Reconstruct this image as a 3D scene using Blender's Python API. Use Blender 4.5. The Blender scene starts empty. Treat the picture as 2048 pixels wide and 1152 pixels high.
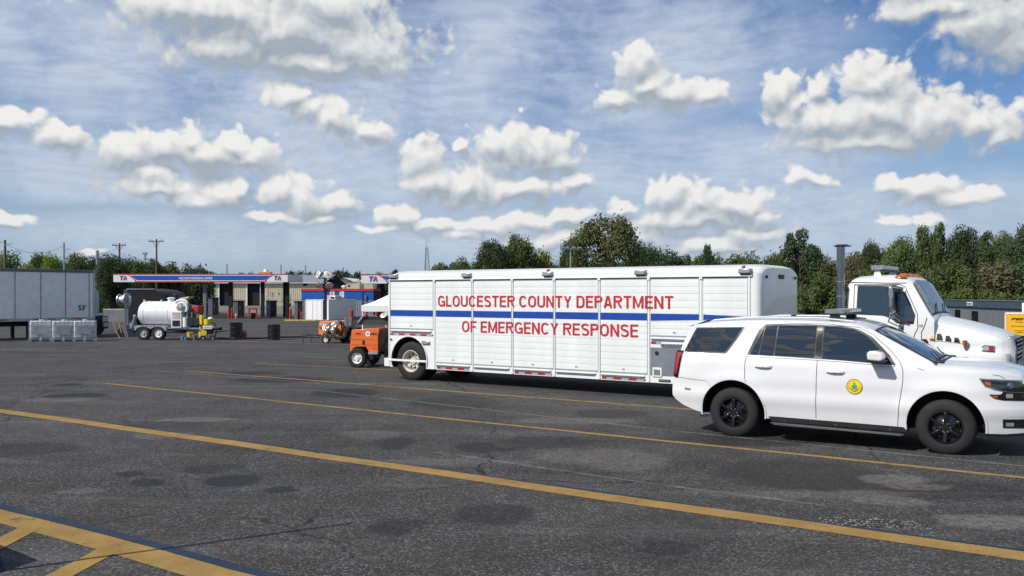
import bpy, bmesh, math, random
import numpy as np
from mathutils import Vector, Matrix
random.seed(7); np.random.seed(7)
PI = math.pi
R = math.radians
scene = bpy.context.scene
COL = scene.collection

# ------------------------------------------------------------ camera
F = 1800.0; HY = 588.0; CX = 1024.0; CAMH = 2.25       # pixel focal length / horizon of the 2048 px photograph
cam_data = bpy.data.cameras.new('camera'); cam = bpy.data.objects.new('camera', cam_data); COL.objects.link(cam)
cam.location = (0, 0, CAMH); cam.rotation_euler = (R(90), 0, 0)
cam_data.sensor_width = 36; cam_data.lens = 36 * F / 2048
cam_data.shift_y = 12 / 2048
cam_data.clip_start = 0.1; cam_data.clip_end = 6000
scene.camera = cam

# ------------------------------------------------------------ light and exposure
SUN_EL = R(43); SUN_DIR = Vector((-0.86 * math.cos(SUN_EL), -0.51 * math.cos(SUN_EL), math.sin(SUN_EL))).normalized()
sun_data = bpy.data.lights.new('sun', 'SUN'); sun = bpy.data.objects.new('sun', sun_data); COL.objects.link(sun)
sun_data.energy = 4.8; sun_data.angle = R(0.5); sun_data.color = (1.0, 0.95, 0.87)
sun.rotation_euler = SUN_DIR.to_track_quat('Z', 'Y').to_euler()
sun.location = (-30, -20, 40)
scene.view_settings.view_transform = 'Standard'; scene.view_settings.look = 'None'
scene.view_settings.exposure = 0; scene.view_settings.gamma = 1; scene.view_settings.use_curve_mapping = False
world = bpy.data.worlds.new('World'); scene.world = world; world.use_nodes = True

class NT:
    """small helper for building node trees"""
    def __init__(s, tree): s.t = tree; s.n = tree.nodes; s.l = tree.links
    def node(s, typ, **kw):
        n = s.n.new(typ)
        for k, v in kw.items(): setattr(n, k, v)
        return n
    def put(s, sock, v):
        if isinstance(v, bpy.types.NodeSocket): s.l.new(v, sock)
        elif v is not None: sock.default_value = v
    def m(s, op, a, b=None, c=None, clamp=False):
        n = s.node('ShaderNodeMath', operation=op, use_clamp=clamp)
        s.put(n.inputs[0], a); s.put(n.inputs[1], b); s.put(n.inputs[2], c)
        return n.outputs[0]
    def v(s, op, a, b=None, sc=None):
        n = s.node('ShaderNodeVectorMath', operation=op)
        s.put(n.inputs[0], a)
        if b is not None: s.put(n.inputs[1], b)
        if sc is not None: s.put(n.inputs['Scale'], sc)
        return n.outputs['Value'] if op in ('LENGTH', 'DOT_PRODUCT', 'DISTANCE') else n.outputs[0]
    def noise(s, vec, scale, detail=4, rough=.5, dist=0, out='Fac', dim='3D', lac=2.0):
        n = s.node('ShaderNodeTexNoise', noise_dimensions=dim)
        s.put(n.inputs['Vector'], vec); n.inputs['Scale'].default_value = scale
        n.inputs['Detail'].default_value = detail; n.inputs['Roughness'].default_value = rough
        n.inputs['Lacunarity'].default_value = lac; n.inputs['Distortion'].default_value = dist
        return n.outputs[out]
    def mr(s, v, a, b, c=0.0, d=1.0, smooth=True):
        n = s.node('ShaderNodeMapRange', interpolation_type='SMOOTHSTEP' if smooth else 'LINEAR')
        s.put(n.inputs[0], v)
        for i, x in enumerate((a, b, c, d)): s.put(n.inputs[1 + i], x)
        return n.outputs[0]
    def mix(s, f, a, b, blend='MIX'):
        n = s.node('ShaderNodeMix', data_type='RGBA', blend_type=blend)
        s.put(n.inputs[0], f); s.put(n.inputs[6], a); s.put(n.inputs[7], b)
        return n.outputs[2]
    def comb(s, x, y, z=0.0):
        n = s.node('ShaderNodeCombineXYZ')
        s.put(n.inputs[0], x); s.put(n.inputs[1], y); s.put(n.inputs[2], z); return n.outputs[0]
    def sep(s, vv):
        n = s.node('ShaderNodeSeparateXYZ'); s.put(n.inputs[0], vv); return n.outputs
    def ellipse(s, P, cx, cy, rx, ry, rot=0, after=None):
        if after is not None:      # ties the evaluation order down so that the shader stays small
            k = s.node('ShaderNodeVectorMath', operation='MULTIPLY_ADD')
            s.put(k.inputs[0], after); k.inputs[1].default_value = (1e-6, 1e-6, 0); s.put(k.inputs[2], P); P = k.outputs[0]
        n = s.node('ShaderNodeMapping', vector_type='TEXTURE')
        s.put(n.inputs[0], P); n.inputs[1].default_value = (cx, cy, 0); n.inputs[2].default_value = (0, 0, rot)
        n.inputs[3].default_value = (rx, ry, 1)
        return s.v('LENGTH', n.outputs[0])

def azel(px, py):
    a = math.atan((px - CX) / F); return a * 10, math.atan((HY - py) / F * math.cos(a)) * 10   # tenths of a radian

CLOUDS = [ # direction of each puff (read off the photograph), size
 (250,308,72,38),(330,300,85,42),(410,310,85,40),(385,283,30,26),(500,312,52,42),(470,290,35,24),(300,345,60,18),
 (320,372,72,24),(400,400,80,18),(440,385,50,28),(478,372,26,20),
 (562,382,44,34),(612,398,56,36),(672,408,44,26),(545,432,70,10),(640,440,40,8),
 (580,192,46,24),(625,215,36,26),(668,236,52,34),(735,262,52,22),
 (850,322,48,42),(862,365,60,34),(930,372,90,34),(1035,375,90,30),(1010,292,76,44),(1080,300,72,42),(1120,318,40,26),(1150,362,36,18),(925,290,22,14),
 (800,432,48,26),(862,446,52,18),(760,458,40,8),
 (960,452,62,22),(1060,442,76,24),(1130,430,50,18),(920,470,60,12),
 (1245,415,40,18),(1335,390,44,32),(1395,398,56,34),(1470,412,76,30),(1530,430,30,14),(1390,440,180,24),(1490,466,80,12),(1250,470,170,24),(1150,480,170,18),(1420,490,120,12),
 (1275,128,42,38),(1300,165,44,26),(1345,188,64,28),(1410,186,60,24),(1235,196,44,20),
 (1560,180,36,32),(1592,208,40,22),(1640,182,26,22),(1745,165,72,42),(1640,235,90,40),(1750,225,125,55),(1860,240,115,48),(1950,248,76,40),(1990,268,50,26),(1730,285,140,20),
 (1598,352,30,18),(1630,360,30,14),
 (1795,366,34,18),(1850,376,52,26),(1925,396,50,18),
 (1798,443,24,12),(1848,440,30,14),
 (1900,5,120,26),(1985,40,90,60),(2050,85,80,40),(1930,-40,150,40),
 (15,245,52,28),(115,272,42,26),(0,440,48,13),(180,508,24,8),
 (430,20,190,44),(560,60,210,74),(700,96,110,52),(640,10,120,60),(640,125,170,34),(470,95,130,30),
]
DARKS = [(560,110,240,60),(430,60,170,50),(720,150,110,30),(1730,300,200,26),(1310,200,110,28),(400,335,160,18),(1400,450,240,22),(1990,95,120,45),(1080,345,90,14),(670,60,60,26)]
VEIL = [(60,90,420,150),(500,220,620,130),(1000,210,560,140),(1150,110,620,190),(1300,330,600,90),(250,370,350,40),(1650,430,560,90),(760,320,900,120),(100,330,400,60),(400,480,600,40),(1200,520,1500,40)]

def puff_field(q, P, lst, jit=0.0):
    """largest of many soft puffs round a point of the sky; three shared aspect ratios keep it cheap"""
    cls = {}
    acc = None
    for (px, py, rx, ry) in lst:
        cx, cy = azel(px, py); ra = rx / ry; cx += jit; cy += jit
        k = min((1.0, 1.5, 2.2, 3.5, 6.0), key=lambda v: abs(math.log(v / ra)))
        if k not in cls: cls[k] = q.v('MULTIPLY', P, (1, k, 0))
        r = (rx + ry * k) / 2 / F * 10
        d = q.v('DISTANCE', cls[k], (cx, cy * k, 0))
        val = q.m('MULTIPLY_ADD', d, -1 / r, 1.0)
        acc = val if acc is None else q.m('SMOOTH_MAX', acc, val, .14)
    return acc

def build_world():
    q = NT(world.node_tree); q.n.clear()
    out = q.node('ShaderNodeOutputWorld')
    sky = q.node('ShaderNodeTexSky', sky_type='NISHITA'); sky.sun_disc = False
    sky.sun_elevation = SUN_EL; sky.sun_rotation = math.atan2(SUN_DIR.x, SUN_DIR.y) % (2 * PI)
    sky.altitude = 0; sky.air_density = 1.0; sky.dust_density = .5; sky.ozone_density = 3.0
    tc = q.node('ShaderNodeTexCoord'); d = tc.outputs['Generated']
    x, y, z = q.sep(d)
    az = q.m('MULTIPLY', q.m('ARCTAN2', x, y), 10); el = q.m('MULTIPLY', q.m('ARCSINE', z), 10)
    P = q.comb(az, el)
    w = q.noise(P, 2.2, 2, .5, out='Color', dim='2D')
    P2 = q.v('ADD', P, q.v('SCALE', q.v('SUBTRACT', w, (.5, .5, .5)), sc=.18))
    # sky beyond the part the photograph shows: the same broken cloud carries on
    inside = q.m('MULTIPLY', q.mr(q.m('ABSOLUTE', az), 6.6, 5.3), q.mr(el, 4.4, 3.3))
    outside = q.m('SUBTRACT', 1.0, inside)
    def generic(q, Pv, outside):
        f = q.noise(Pv, .55, 2, .5, dim='2D')
        g = q.m('MULTIPLY', q.mr(f, .51, .67, -.3, .7), q.mr(q.sep(Pv)[1], 15.0, 11.0))
        return q.m('SUBTRACT', q.m('MULTIPLY', q.m('ADD', g, 1.0), outside), 1.0)
    # thin high layer: streaks and mackerel cells on a flat sheet seen in perspective
    zz = q.m('ADD', q.m('MAXIMUM', z, 0), .16)
    Q = q.comb(q.m('DIVIDE', x, zz), q.m('DIVIDE', y, zz))
    wq = q.v('ADD', Q, q.v('SCALE', q.noise(Q, .8, 2, .5, out='Color', dim='2D'), sc=.6))
    mp = q.node('ShaderNodeMapping'); q.put(mp.inputs[0], wq); mp.inputs[2].default_value = (0, 0, R(25)); mp.inputs[3].default_value = (1.0, 1.25, 1)
    cells = q.noise(mp.outputs[0], 9.0, 4, .6, dim='2D')
    sheet = q.noise(P2, .8, 6, .58, dim='2D')
    veil = puff_field(q, P2, VEIL)
    veil = q.m('MAXIMUM', q.mr(veil, -.15, .6), q.m('MULTIPLY', outside, .22))
    va = q.m('ADD', q.m('MULTIPLY', q.mr(cells, .30, .70), .28), q.m('MULTIPLY_ADD', q.mr(sheet, .22, .60), .56, .26))
    va = q.m('MULTIPLY', q.m('MULTIPLY', q.m('MULTIPLY', va, veil), .92), q.mr(el, .05, .6))
    haze = q.mr(el, 2.8, -.1, 0.0, .85)
    base = q.mix(1.0, sky.outputs[0], (.50, .74, 1.02, 1), 'MULTIPLY')
    base = q.mix(haze, base, (4.3, 5.5, 6.9, 1))
    c1 = q.mix(va, base, (5.8, 6.7, 8.2, 1))
    jits = [0]
    def branch(lst, dlst):
        jits[0] += 1; jit = jits[0] * 2e-5      # keeps the branches' nodes distinct
        grp = bpy.data.node_groups.new('sky_part', 'ShaderNodeTree'); ins = (('P', P2), ('outside', outside), ('under', c1), ('el', el))
        for nm, sk in ins: grp.interface.new_socket(nm, in_out='INPUT', socket_type={'P': 'NodeSocketVector', 'under': 'NodeSocketColor'}.get(nm, 'NodeSocketFloat'))
        grp.interface.new_socket('Background', in_out='OUTPUT', socket_type='NodeSocketShader')
        bg_out = branch_nodes(NT(grp), lst, dlst, jit)
        gn = q.node('ShaderNodeGroup'); gn.node_tree = grp
        for i, (nm, sk) in enumerate(ins): q.put(gn.inputs[i], sk)
        return gn.outputs[0]
    def branch_nodes(q, lst, dlst, jit):
        gi = q.node('NodeGroupInput'); go = q.node('NodeGroupOutput'); P2, outside, c1, el = gi.outputs[0], gi.outputs[1], gi.outputs[2], gi.outputs[3]
        def M(Pv):
            g = generic(q, Pv, outside)
            if not lst: return g
            return q.m('MAXIMUM', q.m('MAXIMUM', puff_field(q, Pv, lst, jit), -1.0), g)
        def D(Pv, det=7):
            m_ = M(Pv)
            n1 = q.noise(Pv, 3.6, det if lst else 5, .60, dim='2D')
            if not lst: return q.m('ADD', m_, q.m('MULTIPLY', q.m('SUBTRACT', n1, .5), .95)), m_
            vo = q.node('ShaderNodeTexVoronoi', feature='SMOOTH_F1', voronoi_dimensions='2D'); q.put(vo.inputs['Vector'], Pv)
            vo.inputs['Scale'].default_value = 4.6; vo.inputs['Smoothness'].default_value = .5
            vo.inputs['Detail'].default_value = 1.5; vo.inputs['Roughness'].default_value = .55
            bil = q.m('SUBTRACT', .42, vo.outputs['Distance'])
            return q.m('ADD', m_, q.m('ADD', q.m('MULTIPLY', q.m('SUBTRACT', n1, .44), .86), q.m('MULTIPLY', bil, .58))), m_
        D0, M0 = D(P2)
        M2 = M(q.v('ADD', P2, (-.03, .12, 0)))
        sm = q.mr(q.m('SUBTRACT', M0, M2), .14, -.10)      # 0 at sunlit tops, 1 at the soft undersides
        D1, M1 = D(q.v('ADD', P2, (-.045, .11, 0)), 5) if lst else (D0, M0)
        alpha = q.mr(D0, q.m('MULTIPLY_ADD', sm, -.20, .02), q.m('MULTIPLY_ADD', sm, .18, .36))
        lit = q.m('MULTIPLY', q.m('SUBTRACT', D0, D1), .62)
        lit2 = q.mr(q.m('SUBTRACT', M0, M2), -.42, .46, -.34, .34, smooth=False)
        b = q.m('ADD', q.m('ADD', .62, lit), lit2)
        if dlst: b = q.m('SUBTRACT', b, q.m('MULTIPLY', q.mr(puff_field(q, P2, dlst, jit), 0, .7), .26))
        b = q.mr(b, .18, 1.08, .0, 1.0, smooth=False)
        ccol = q.mix(b, (4.1, 4.7, 5.4, 1), (9.6, 9.5, 9.3, 1))
        soft = q.mr(el, .1, 1.4, .80, 1.0)
        c2 = q.mix(q.m('MULTIPLY', alpha, soft), c1, ccol)
        bg = q.node('ShaderNodeBackground'); bg.inputs['Strength'].default_value = .09; q.put(bg.inputs[0], c2)
        q.l.new(bg.outputs[0], go.inputs[0])
    def pick(lst, a, b): return [c for c in lst if c[0] + c[2]*1.3 + 55 > a and c[0] - c[2]*1.3 - 55 < b]
    big = [(a, b, rx * 1.50, ry * 1.48) for (a, b, rx, ry) in CLOUDS]
    edges = [-9999, 330, 620, 880, 1200, 1480, 1720, 9999]
    cur = branch(pick(big, *edges[0:2]), pick(DARKS, *edges[0:2]))
    for i in range(1, len(edges)-1):
        nx = branch(pick(big, edges[i], edges[i+1]), pick(DARKS, edges[i], edges[i+1]))
        mx = q.node('ShaderNodeMixShader'); q.put(mx.inputs[0], q.m('GREATER_THAN', az, azel(edges[i], HY)[0]))
        q.l.new(cur, mx.inputs[1]); q.l.new(nx, mx.inputs[2]); cur = mx.outputs[0]
    gen = branch([], [])
    mx = q.node('ShaderNodeMixShader')
    q.put(mx.inputs[0], q.m('MULTIPLY', q.m('MULTIPLY', q.m('LESS_THAN', q.m('ABSOLUTE', az), 6.6), q.m('LESS_THAN', el, 4.4)), q.m('GREATER_THAN', el, 0)))
    q.l.new(gen, mx.inputs[1]); q.l.new(cur, mx.inputs[2])
    q.l.new(mx.outputs[0], out.inputs[0])
    world.cycles.sampling_method = 'MANUAL'; world.cycles.sample_map_resolution = 256
build_world()
scene.cycles.max_bounces = 6; scene.cycles.transparent_max_bounces = 6
scene.cycles.sample_clamp_indirect = 6

# ------------------------------------------------------------ terrain heights
def gz(x, y):
    if y < 26: b = 0.0
    elif y < 150: b = -0.0105 * (y - 26)
    elif y < 300: b = -1.302 + 0.0045 * (y - 150)
    else: b = -0.627
    if y < 26: return 0.0
    t = min(1, max(0, (x - 6) / 26)); t = t * t * (3 - 2 * t)
    return max(b * (1 + 3.0 * t), -2.55) if b > -2.55 else b
def G(px, py):
    """point on the ground seen at a pixel of the photograph"""
    r = (px - CX) / F; lo, hi = 3.0, 900.0
    for _ in range(50):
        d = (lo + hi) / 2
        if HY + (CAMH - gz(r * d, d)) * F / d > py: lo = d
        else: hi = d
    return Vector((r * d, d, gz(r * d, d)))
def AT(px, py, d):
    return Vector(((px - CX) / F * d, d, CAMH - (py - HY) / F * d))

# ------------------------------------------------------------ materials
MATS = {}
def mat(name, col, rough=.6, metal=0.0, var=.12, vscale=3.0, bump=0.0, bscale=40.0, coat=0.0, spec=.5, dirt=0.0, emis=None):
    if name in MATS: return MATS[name]
    m = bpy.data.materials.new(name); m.use_nodes = True; q = NT(m.node_tree)
    b = q.n['Principled BSDF']; tc = q.node('ShaderNodeTexCoord'); o = tc.outputs['Object']
    c = (*col, 1)
    if var > 0:
        n = q.noise(o, vscale, 6, .6)
        lo = tuple(v * (1 - var) for v in col) + (1,); hi = tuple(min(1, v * (1 + var * .6)) for v in col) + (1,)
        c = q.mix(q.mr(n, .3, .7), lo, hi)
    if dirt > 0:
        n2 = q.noise(o, vscale * 2.7, 7, .7); x, y, z = q.sep(o)
        c = q.mix(q.m('MULTIPLY', q.mr(n2, .52, .75), dirt), c, (.14, .12, .10, 1))
    q.put(b.inputs['Base Color'], c)
    rn = q.noise(o, vscale * 4, 4, .6)
    q.put(b.inputs['Roughness'], q.mr(rn, .2, .8, max(0, rough - .06), min(1, rough + .06)))
    b.inputs['Metallic'].default_value = metal; b.inputs['Specular IOR Level'].default_value = spec
    if coat: b.inputs['Coat Weight'].default_value = coat; b.inputs['Coat Roughness'].default_value = .05
    if bump:
        bn = q.node('ShaderNodeBump'); bn.inputs['Strength'].default_value = bump; bn.inputs['Distance'].default_value = .01
        q.put(bn.inputs['Height'], q.noise(o, bscale, 5, .6)); q.l.new(bn.outputs[0], b.inputs['Normal'])
    if emis: b.inputs['Emission Color'].default_value = (*emis, 1); b.inputs['Emission Strength'].default_value = 1
    MATS[name] = m; return m

M_white = mat('white_paint', (.75, .76, .75), .30, coat=.5, var=.012)
M_suv = mat('suv_paint', (.72, .72, .73), .3, coat=1.0, var=.02, vscale=1.2)
M_slat = mat('slat_paint', (.75, .77, .76), .38, coat=.2, var=.05, vscale=2, dirt=.07)
M_panelw = mat('trailer_white', (.74, .74, .73), .45, var=.08, dirt=.12)
M_blue = mat('stripe_blue', (.010, .055, .33), .35, var=.05)
M_red = mat('letter_red', (.50, .018, .026), .4, var=.08)
M_tape = mat('tape_red', (.42, .02, .025), .4)
M_tapeg = mat('tape_silver', (.36, .38, .40), .35)
M_black = mat('black_plastic', (.012, .012, .013), .45, var=.2)
M_gap = mat('panel_gap', (.02, .02, .022), .8, var=0)
M_seal_ = mat('door_seal', (.30, .31, .31), .7, var=.1)
M_seam = mat('door_gap', (.10, .10, .105), .8, var=0)
M_under = mat('chassis_black', (.010, .010, .011), .7, var=.2)
M_tyre = mat('tyre_rubber', (.014, .014, .015), .80, var=.25, vscale=9, bump=.3, bscale=60)
M_rimb = mat('black_rim', (.010, .010, .011), .22, metal=.2, coat=.6, var=.05)
M_rimw = mat('pale_rim', (.62, .58, .48), .42, var=.12, dirt=.25)
M_rimg = mat('grey_rim', (.42, .42, .40), .45, metal=.3, var=.2)
M_rimwh = mat('white_rim', (.75, .75, .75), .4, var=.08)
M_chrome = mat('chrome', (.55, .56, .58), .12, metal=1.0, var=.04)
M_stack = mat('stack_steel', (.26, .27, .285), .22, metal=1.0, var=.03)
M_steel = mat('dull_steel', (.42, .43, .45), .35, metal=.9, var=.15)
M_alu = mat('aluminium_duct', (.42, .40, .36), .38, metal=.85, var=.2, bump=.6, bscale=25)
def glassmat(name, col, bump):
    m = bpy.data.materials.new(name); m.use_nodes = True; q = NT(m.node_tree); b = q.n['Principled BSDF']
    b.inputs['Base Color'].default_value = (*col, 1); b.inputs['Roughness'].default_value = .03; b.inputs['IOR'].default_value = 2.0; b.inputs['Specular IOR Level'].default_value = .5
    o = q.node('ShaderNodeTexCoord').outputs['Object']
    mp = q.node('ShaderNodeMapping'); q.put(mp.inputs[0], o); mp.inputs[3].default_value = (.45, .7, 2.6)
    bn = q.node('ShaderNodeBump'); bn.inputs['Strength'].default_value = bump; bn.inputs['Distance'].default_value = .05
    q.put(bn.inputs['Height'], q.noise(mp.outputs[0], 2.0, 1, .4)); q.l.new(bn.outputs[0], b.inputs['Normal'])
    return m
M_glass = glassmat('dark_glass', (.006, .008, .009), .35)
M_glass2 = glassmat('cab_glass', (.016, .028, .032), .25)
M_lampglass = mat('lamp_lens', (.30, .31, .30), .12, var=.2, coat=.8)
M_redlamp = mat('red_lens', (.38, .008, .012), .15, coat=1.0, var=.15)
M_amber = mat('amber_lens', (.70, .20, .02), .2, coat=1.0, var=.1)
M_amberd = mat('amber_dark_lens', (.42, .09, .02), .2, coat=1.0, var=.1)
M_orange = mat('orange_paint', (.78, .155, .03), .38, coat=.3, var=.07, dirt=.15)
M_orange2 = mat('orange_faded', (.80, .22, .06), .45, var=.12, dirt=.2)
M_yellow = mat('yellow_paint', (.74, .55, .02), .45, var=.12, dirt=.2)
M_redp = mat('bollard_red', (.42, .025, .025), .5, var=.12, dirt=.1)
M_tan = mat('tan_siding', (.56, .49, .36), .6, var=.10, dirt=.08)
M_greyroof = mat('grey_metal_roof', (.24, .25, .27), .5, var=.08)
M_dark = mat('dark_interior', (.012, .012, .014), .9, var=.2)
M_bluewall = mat('blue_wall', (.008, .105, .42), .5, var=.07)
M_redtrim = mat('red_trim', (.55, .035, .04), .5, var=.05)
M_corr = mat('grey_siding', (.27, .29, .33), .5, var=.10)
M_slate = mat('slate_blue_fascia', (.045, .075, .11), .5, var=.1)
M_siding2 = mat('dark_grey_siding', (.13, .145, .165), .5, var=.12)
M_pump = mat('pump_grey', (.15, .17, .20), .5, var=.15)
M_wood = mat('pole_wood', (.13, .10, .075), .85, var=.3, vscale=6)
M_tarpw = mat('tent_fabric', (.82, .82, .84), .7, var=.03)
M_galv = mat('galvanised', (.45, .46, .48), .4, metal=.6, var=.15)
M_grn = mat('lift_green', (.03, .22, .08), .5, var=.15)
M_maroon = mat('dark_maroon', (.007, .004, .006), .5, var=.2)
M_tank = mat('tank_white', (.74, .75, .77), .4, var=.05, dirt=.22)
M_van = mat('trailer_side', (.82, .84, .85), .45, var=.08, dirt=.12)
M_ibc = mat('ibc_plastic', (.62, .65, .68), .45, var=.14, vscale=5)
M_rust = mat('rusty_brown', (.10, .05, .03), .8, var=.4)
M_greyp = mat('fuel_panel_grey', (.23, .25, .28), .35, metal=.3, var=.12)
M_canblue = mat('canopy_blue', (.015, .10, .50), .35, var=.04)
M_canwhite = mat('canopy_white', (.80, .80, .80), .4, var=.03)
M_pyellow = mat('truck_yellow', (.80, .42, .01), .45, var=.05)
M_concrete = mat('concrete', (.48, .43, .34), .85, var=.2, dirt=.2)
M_seal = mat('seal_yellow', (.80, .60, .02), .4, var=.03)
M_teal = mat('seal_teal', (.05, .35, .28), .5, var=.2)
M_brown = mat('seal_brown', (.22, .13, .02), .5, var=.1)
M_bluecloth = mat('blue_fabric', (.006, .014, .07), .8, var=.25)
M_bark = mat('bark', (.085, .065, .05), .9, var=.35, vscale=2)

def leafmat(name, a, b):
    m = bpy.data.materials.new(name); m.use_nodes = True; q = NT(m.node_tree); q.n.clear()
    out = q.node('ShaderNodeOutputMaterial'); g = q.node('ShaderNodeNewGeometry'); oi = q.node('ShaderNodeObjectInfo')
    t = q.noise(g.outputs['Position'], .45, 4, .6)
    f = q.m('ADD', q.m('MULTIPLY', q.mr(t, .3, .7), .5), q.m('MULTIPLY', g.outputs['Random Per Island'], .5))
    c = q.mix(f, (*a, 1), (*b, 1))
    hs = q.node('ShaderNodeHueSaturation'); q.put(hs.inputs['Color'], c)
    q.put(hs.inputs['Value'], q.mr(oi.outputs['Random'], 0, 1, .8, 1.2, False)); q.put(hs.inputs['Hue'], q.mr(oi.outputs['Random'], 0, 1, .488, .512, False))
    df = q.node('ShaderNodeBsdfDiffuse'); q.put(df.inputs[0], hs.outputs[0])
    tr = q.node('ShaderNodeBsdfTranslucent'); q.put(tr.inputs[0], hs.outputs[0])
    mx = q.node('ShaderNodeMixShader'); mx.inputs[0].default_value = .30
    q.l.new(df.outputs[0], mx.inputs[1]); q.l.new(tr.outputs[0], mx.inputs[2]); q.l.new(mx.outputs[0], out.inputs[0])
    return m
L_mid = leafmat('leaf_mid', (0.078, 0.107, 0.039), (0.159, 0.201, 0.079))
L_dark = leafmat('leaf_dark', (0.054, 0.076, 0.039), (0.107, 0.14, 0.071))
L_bright = leafmat('leaf_bright', (.13, .175, .035), (.23, .28, .06))
L_brown = leafmat('leaf_brown', (.105, .098, .055), (.165, .150, .085))
L_olive = leafmat('leaf_olive', (0.088, 0.1, 0.044), (0.171, 0.183, 0.079))

def stainpt(px, py): return G(px, py)
def asphalt_material():
    m = bpy.data.materials.new('asphalt'); m.use_nodes = True; q = NT(m.node_tree); b = q.n['Principled BSDF']
    tc = q.node('ShaderNodeTexCoord'); o = tc.outputs['Object']
    big = q.noise(o, .16, 5, .6); med = q.noise(o, 1.1, 6, .65)
    mp = q.node('ShaderNodeMapping'); q.put(mp.inputs[0], o); mp.inputs[2].default_value = (0, 0, R(34.4)); mp.inputs[3].default_value = (.16, 1.3, 1)
    streak = q.noise(mp.outputs[0], 1.0, 6, .65, dist=.6)
    v = q.node('ShaderNodeTexVoronoi', feature='F1'); q.put(v.inputs['Vector'], o); v.inputs['Scale'].default_value = 62
    cs = q.sep(v.outputs['Color'])[0]
    fine = q.noise(o, 150, 3, .7)
    grit = q.noise(o, 26, 5, .75)
    val = q.m('ADD', .051, q.m('MULTIPLY', q.m('SUBTRACT', big, .5), .075))
    val = q.m('ADD', val, q.m('MULTIPLY', q.m('SUBTRACT', med, .5), .060))
    val = q.m('ADD', val, q.m('MULTIPLY', q.mr(streak, .52, .74), .040))
    val = q.m('SUBTRACT', val, q.m('MULTIPLY', q.mr(streak, .46, .25), .020))
    chips = q.m('MULTIPLY', q.m('POWER', cs, 5.0), .13)
    val = q.m('ADD', val, q.m('MULTIPLY', q.m('ADD', q.m('SUBTRACT', chips, .02), q.m('MULTIPLY', q.m('SUBTRACT', grit, .5), .07)), q.mr(med, .25, .65, .55, 1.15)))
    val = q.m('ADD', val, q.m('MULTIPLY', q.m('SUBTRACT', fine, .5), .05))
    wob = q.v('ADD', o, q.v('SCALE', q.v('SUBTRACT', q.noise(o, 1.6, 5, .65, out='Color'), (.5, .5, .5)), sc=.55))
    def blobs(lst):
        acc = None
        for (px, py, rx, ry, s) in lst:
            p = G(px, py); e = G(px, py - 1); dm = p.y / F
            L = q.ellipse(wob, p.x, p.y, rx * dm, max(.12, ry * abs(e.y - p.y)), 0, after=acc)
            vv = q.m('MULTIPLY', q.mr(L, 1.25, .80), min(.92, s*1.15))
            acc = vv if acc is None else q.m('MAXIMUM', acc, vv)
        return acc
    dark = blobs([(470,962,52,11,.8),(555,981,30,6,.7),(300,967,38,8,.6),(258,948,26,5,.6),(425,938,50,9,.4),
        (955,896,44,9,.9),(1012,900,20,4,.6),(790,887,34,12,.5),(690,787,62,8,.9),(905,806,80,12,.55),(1225,828,70,8,.65),
        (150,793,60,5,.9),(130,771,30,3,.6),(790,1058,60,16,.5),(985,1030,80,22,.45),(1340,1100,60,14,.5),(1320,1075,160,50,.2),(40,900,120,14,.4),
        (1090,885,90,12,.35),(1500,880,160,14,.35),(1600,950,160,30,.45),(1900,985,160,18,.4),(560,760,90,6,.6),(500,748,70,4,.5),(330,850,90,8,.3)])
    light = blobs([(1790,962,70,9,.9),(1830,975,60,6,.7),(1990,1045,110,16,1.0),(1780,1005,70,10,.6),(1240,920,90,22,.5),(1140,915,60,14,.35),
        (400,840,70,5,.6),(330,872,50,6,.5),(120,800,70,5,.4),(740,870,60,8,.35),(1150,843,120,6,.5),(870,925,200,6,.35),(170,985,50,5,.4),(1600,990,240,8,.35)])
    rough_n = q.noise(o, 9, 6, .7)
    val = q.m('MULTIPLY', val, q.m('SUBTRACT', 1.0, q.m('MULTIPLY', dark, 1.0)))
    val = q.m('ADD', val, q.m('MULTIPLY', q.m('MULTIPLY', light, q.mr(rough_n, .32, .58)), .085))
    # thin cracks
    c2 = q.node('ShaderNodeTexVoronoi', feature='DISTANCE_TO_EDGE'); q.put(c2.inputs['Vector'], wob); c2.inputs['Scale'].default_value = .16
    crack = q.m('MULTIPLY', q.mr(c2.outputs['Distance'], .0045, .0015), q.mr(big, .42, .55))
    val = q.m('MAXIMUM', q.m('MULTIPLY', val, q.m('SUBTRACT', 1.0, q.m('MULTIPLY', crack, .75))), .010)
    # bare coarse stones showing through a worn patch
    pp = G(1745, 1048)
    Lp = q.ellipse(wob, pp.x, pp.y, .55, .20, -.25)
    pm = q.mr(Lp, 1.05, .9)
    v3 = q.node('ShaderNodeTexVoronoi', feature='F1'); q.put(v3.inputs['Vector'], o); v3.inputs['Scale'].default_value = 34
    st = q.m('MULTIPLY', q.m('POWER', q.sep(v3.outputs['Color'])[0], 2.2), .42)
    st = q.m('MULTIPLY', st, q.mr(v3.outputs['Distance'], .6, .3))
    val = q.m('ADD', q.m('MULTIPLY', val, q.m('SUBTRACT', 1, pm)), q.m('MULTIPLY', q.m('ADD', st, .02), pm))
    y = q.sep(o)[1]
    tint = q.mix(q.mr(med, .3, .7), (1.10, 1.0, .93, 1), (1.02, 1.0, .99, 1))
    cv = q.comb(val, val, val)
    col = q.mix(1.0, cv, tint, 'MULTIPLY')
    col = q.mix(q.m('MULTIPLY', light, .3), col, (.10, .085, .07, 1))
    q.put(b.inputs['Base Color'], col)
    q.put(b.inputs['Roughness'], q.mr(dark, 0, 1, .86, .55)); b.inputs['Specular IOR Level'].default_value = .32
    bn = q.node('ShaderNodeBump'); bn.inputs['Strength'].default_value = .75; bn.inputs['Distance'].default_value = .006
    h = q.m('ADD', q.m('MULTIPLY', v.outputs['Distance'], 1.0), q.m('MULTIPLY', q.noise(o, 45, 4, .7), 1.2))
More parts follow.
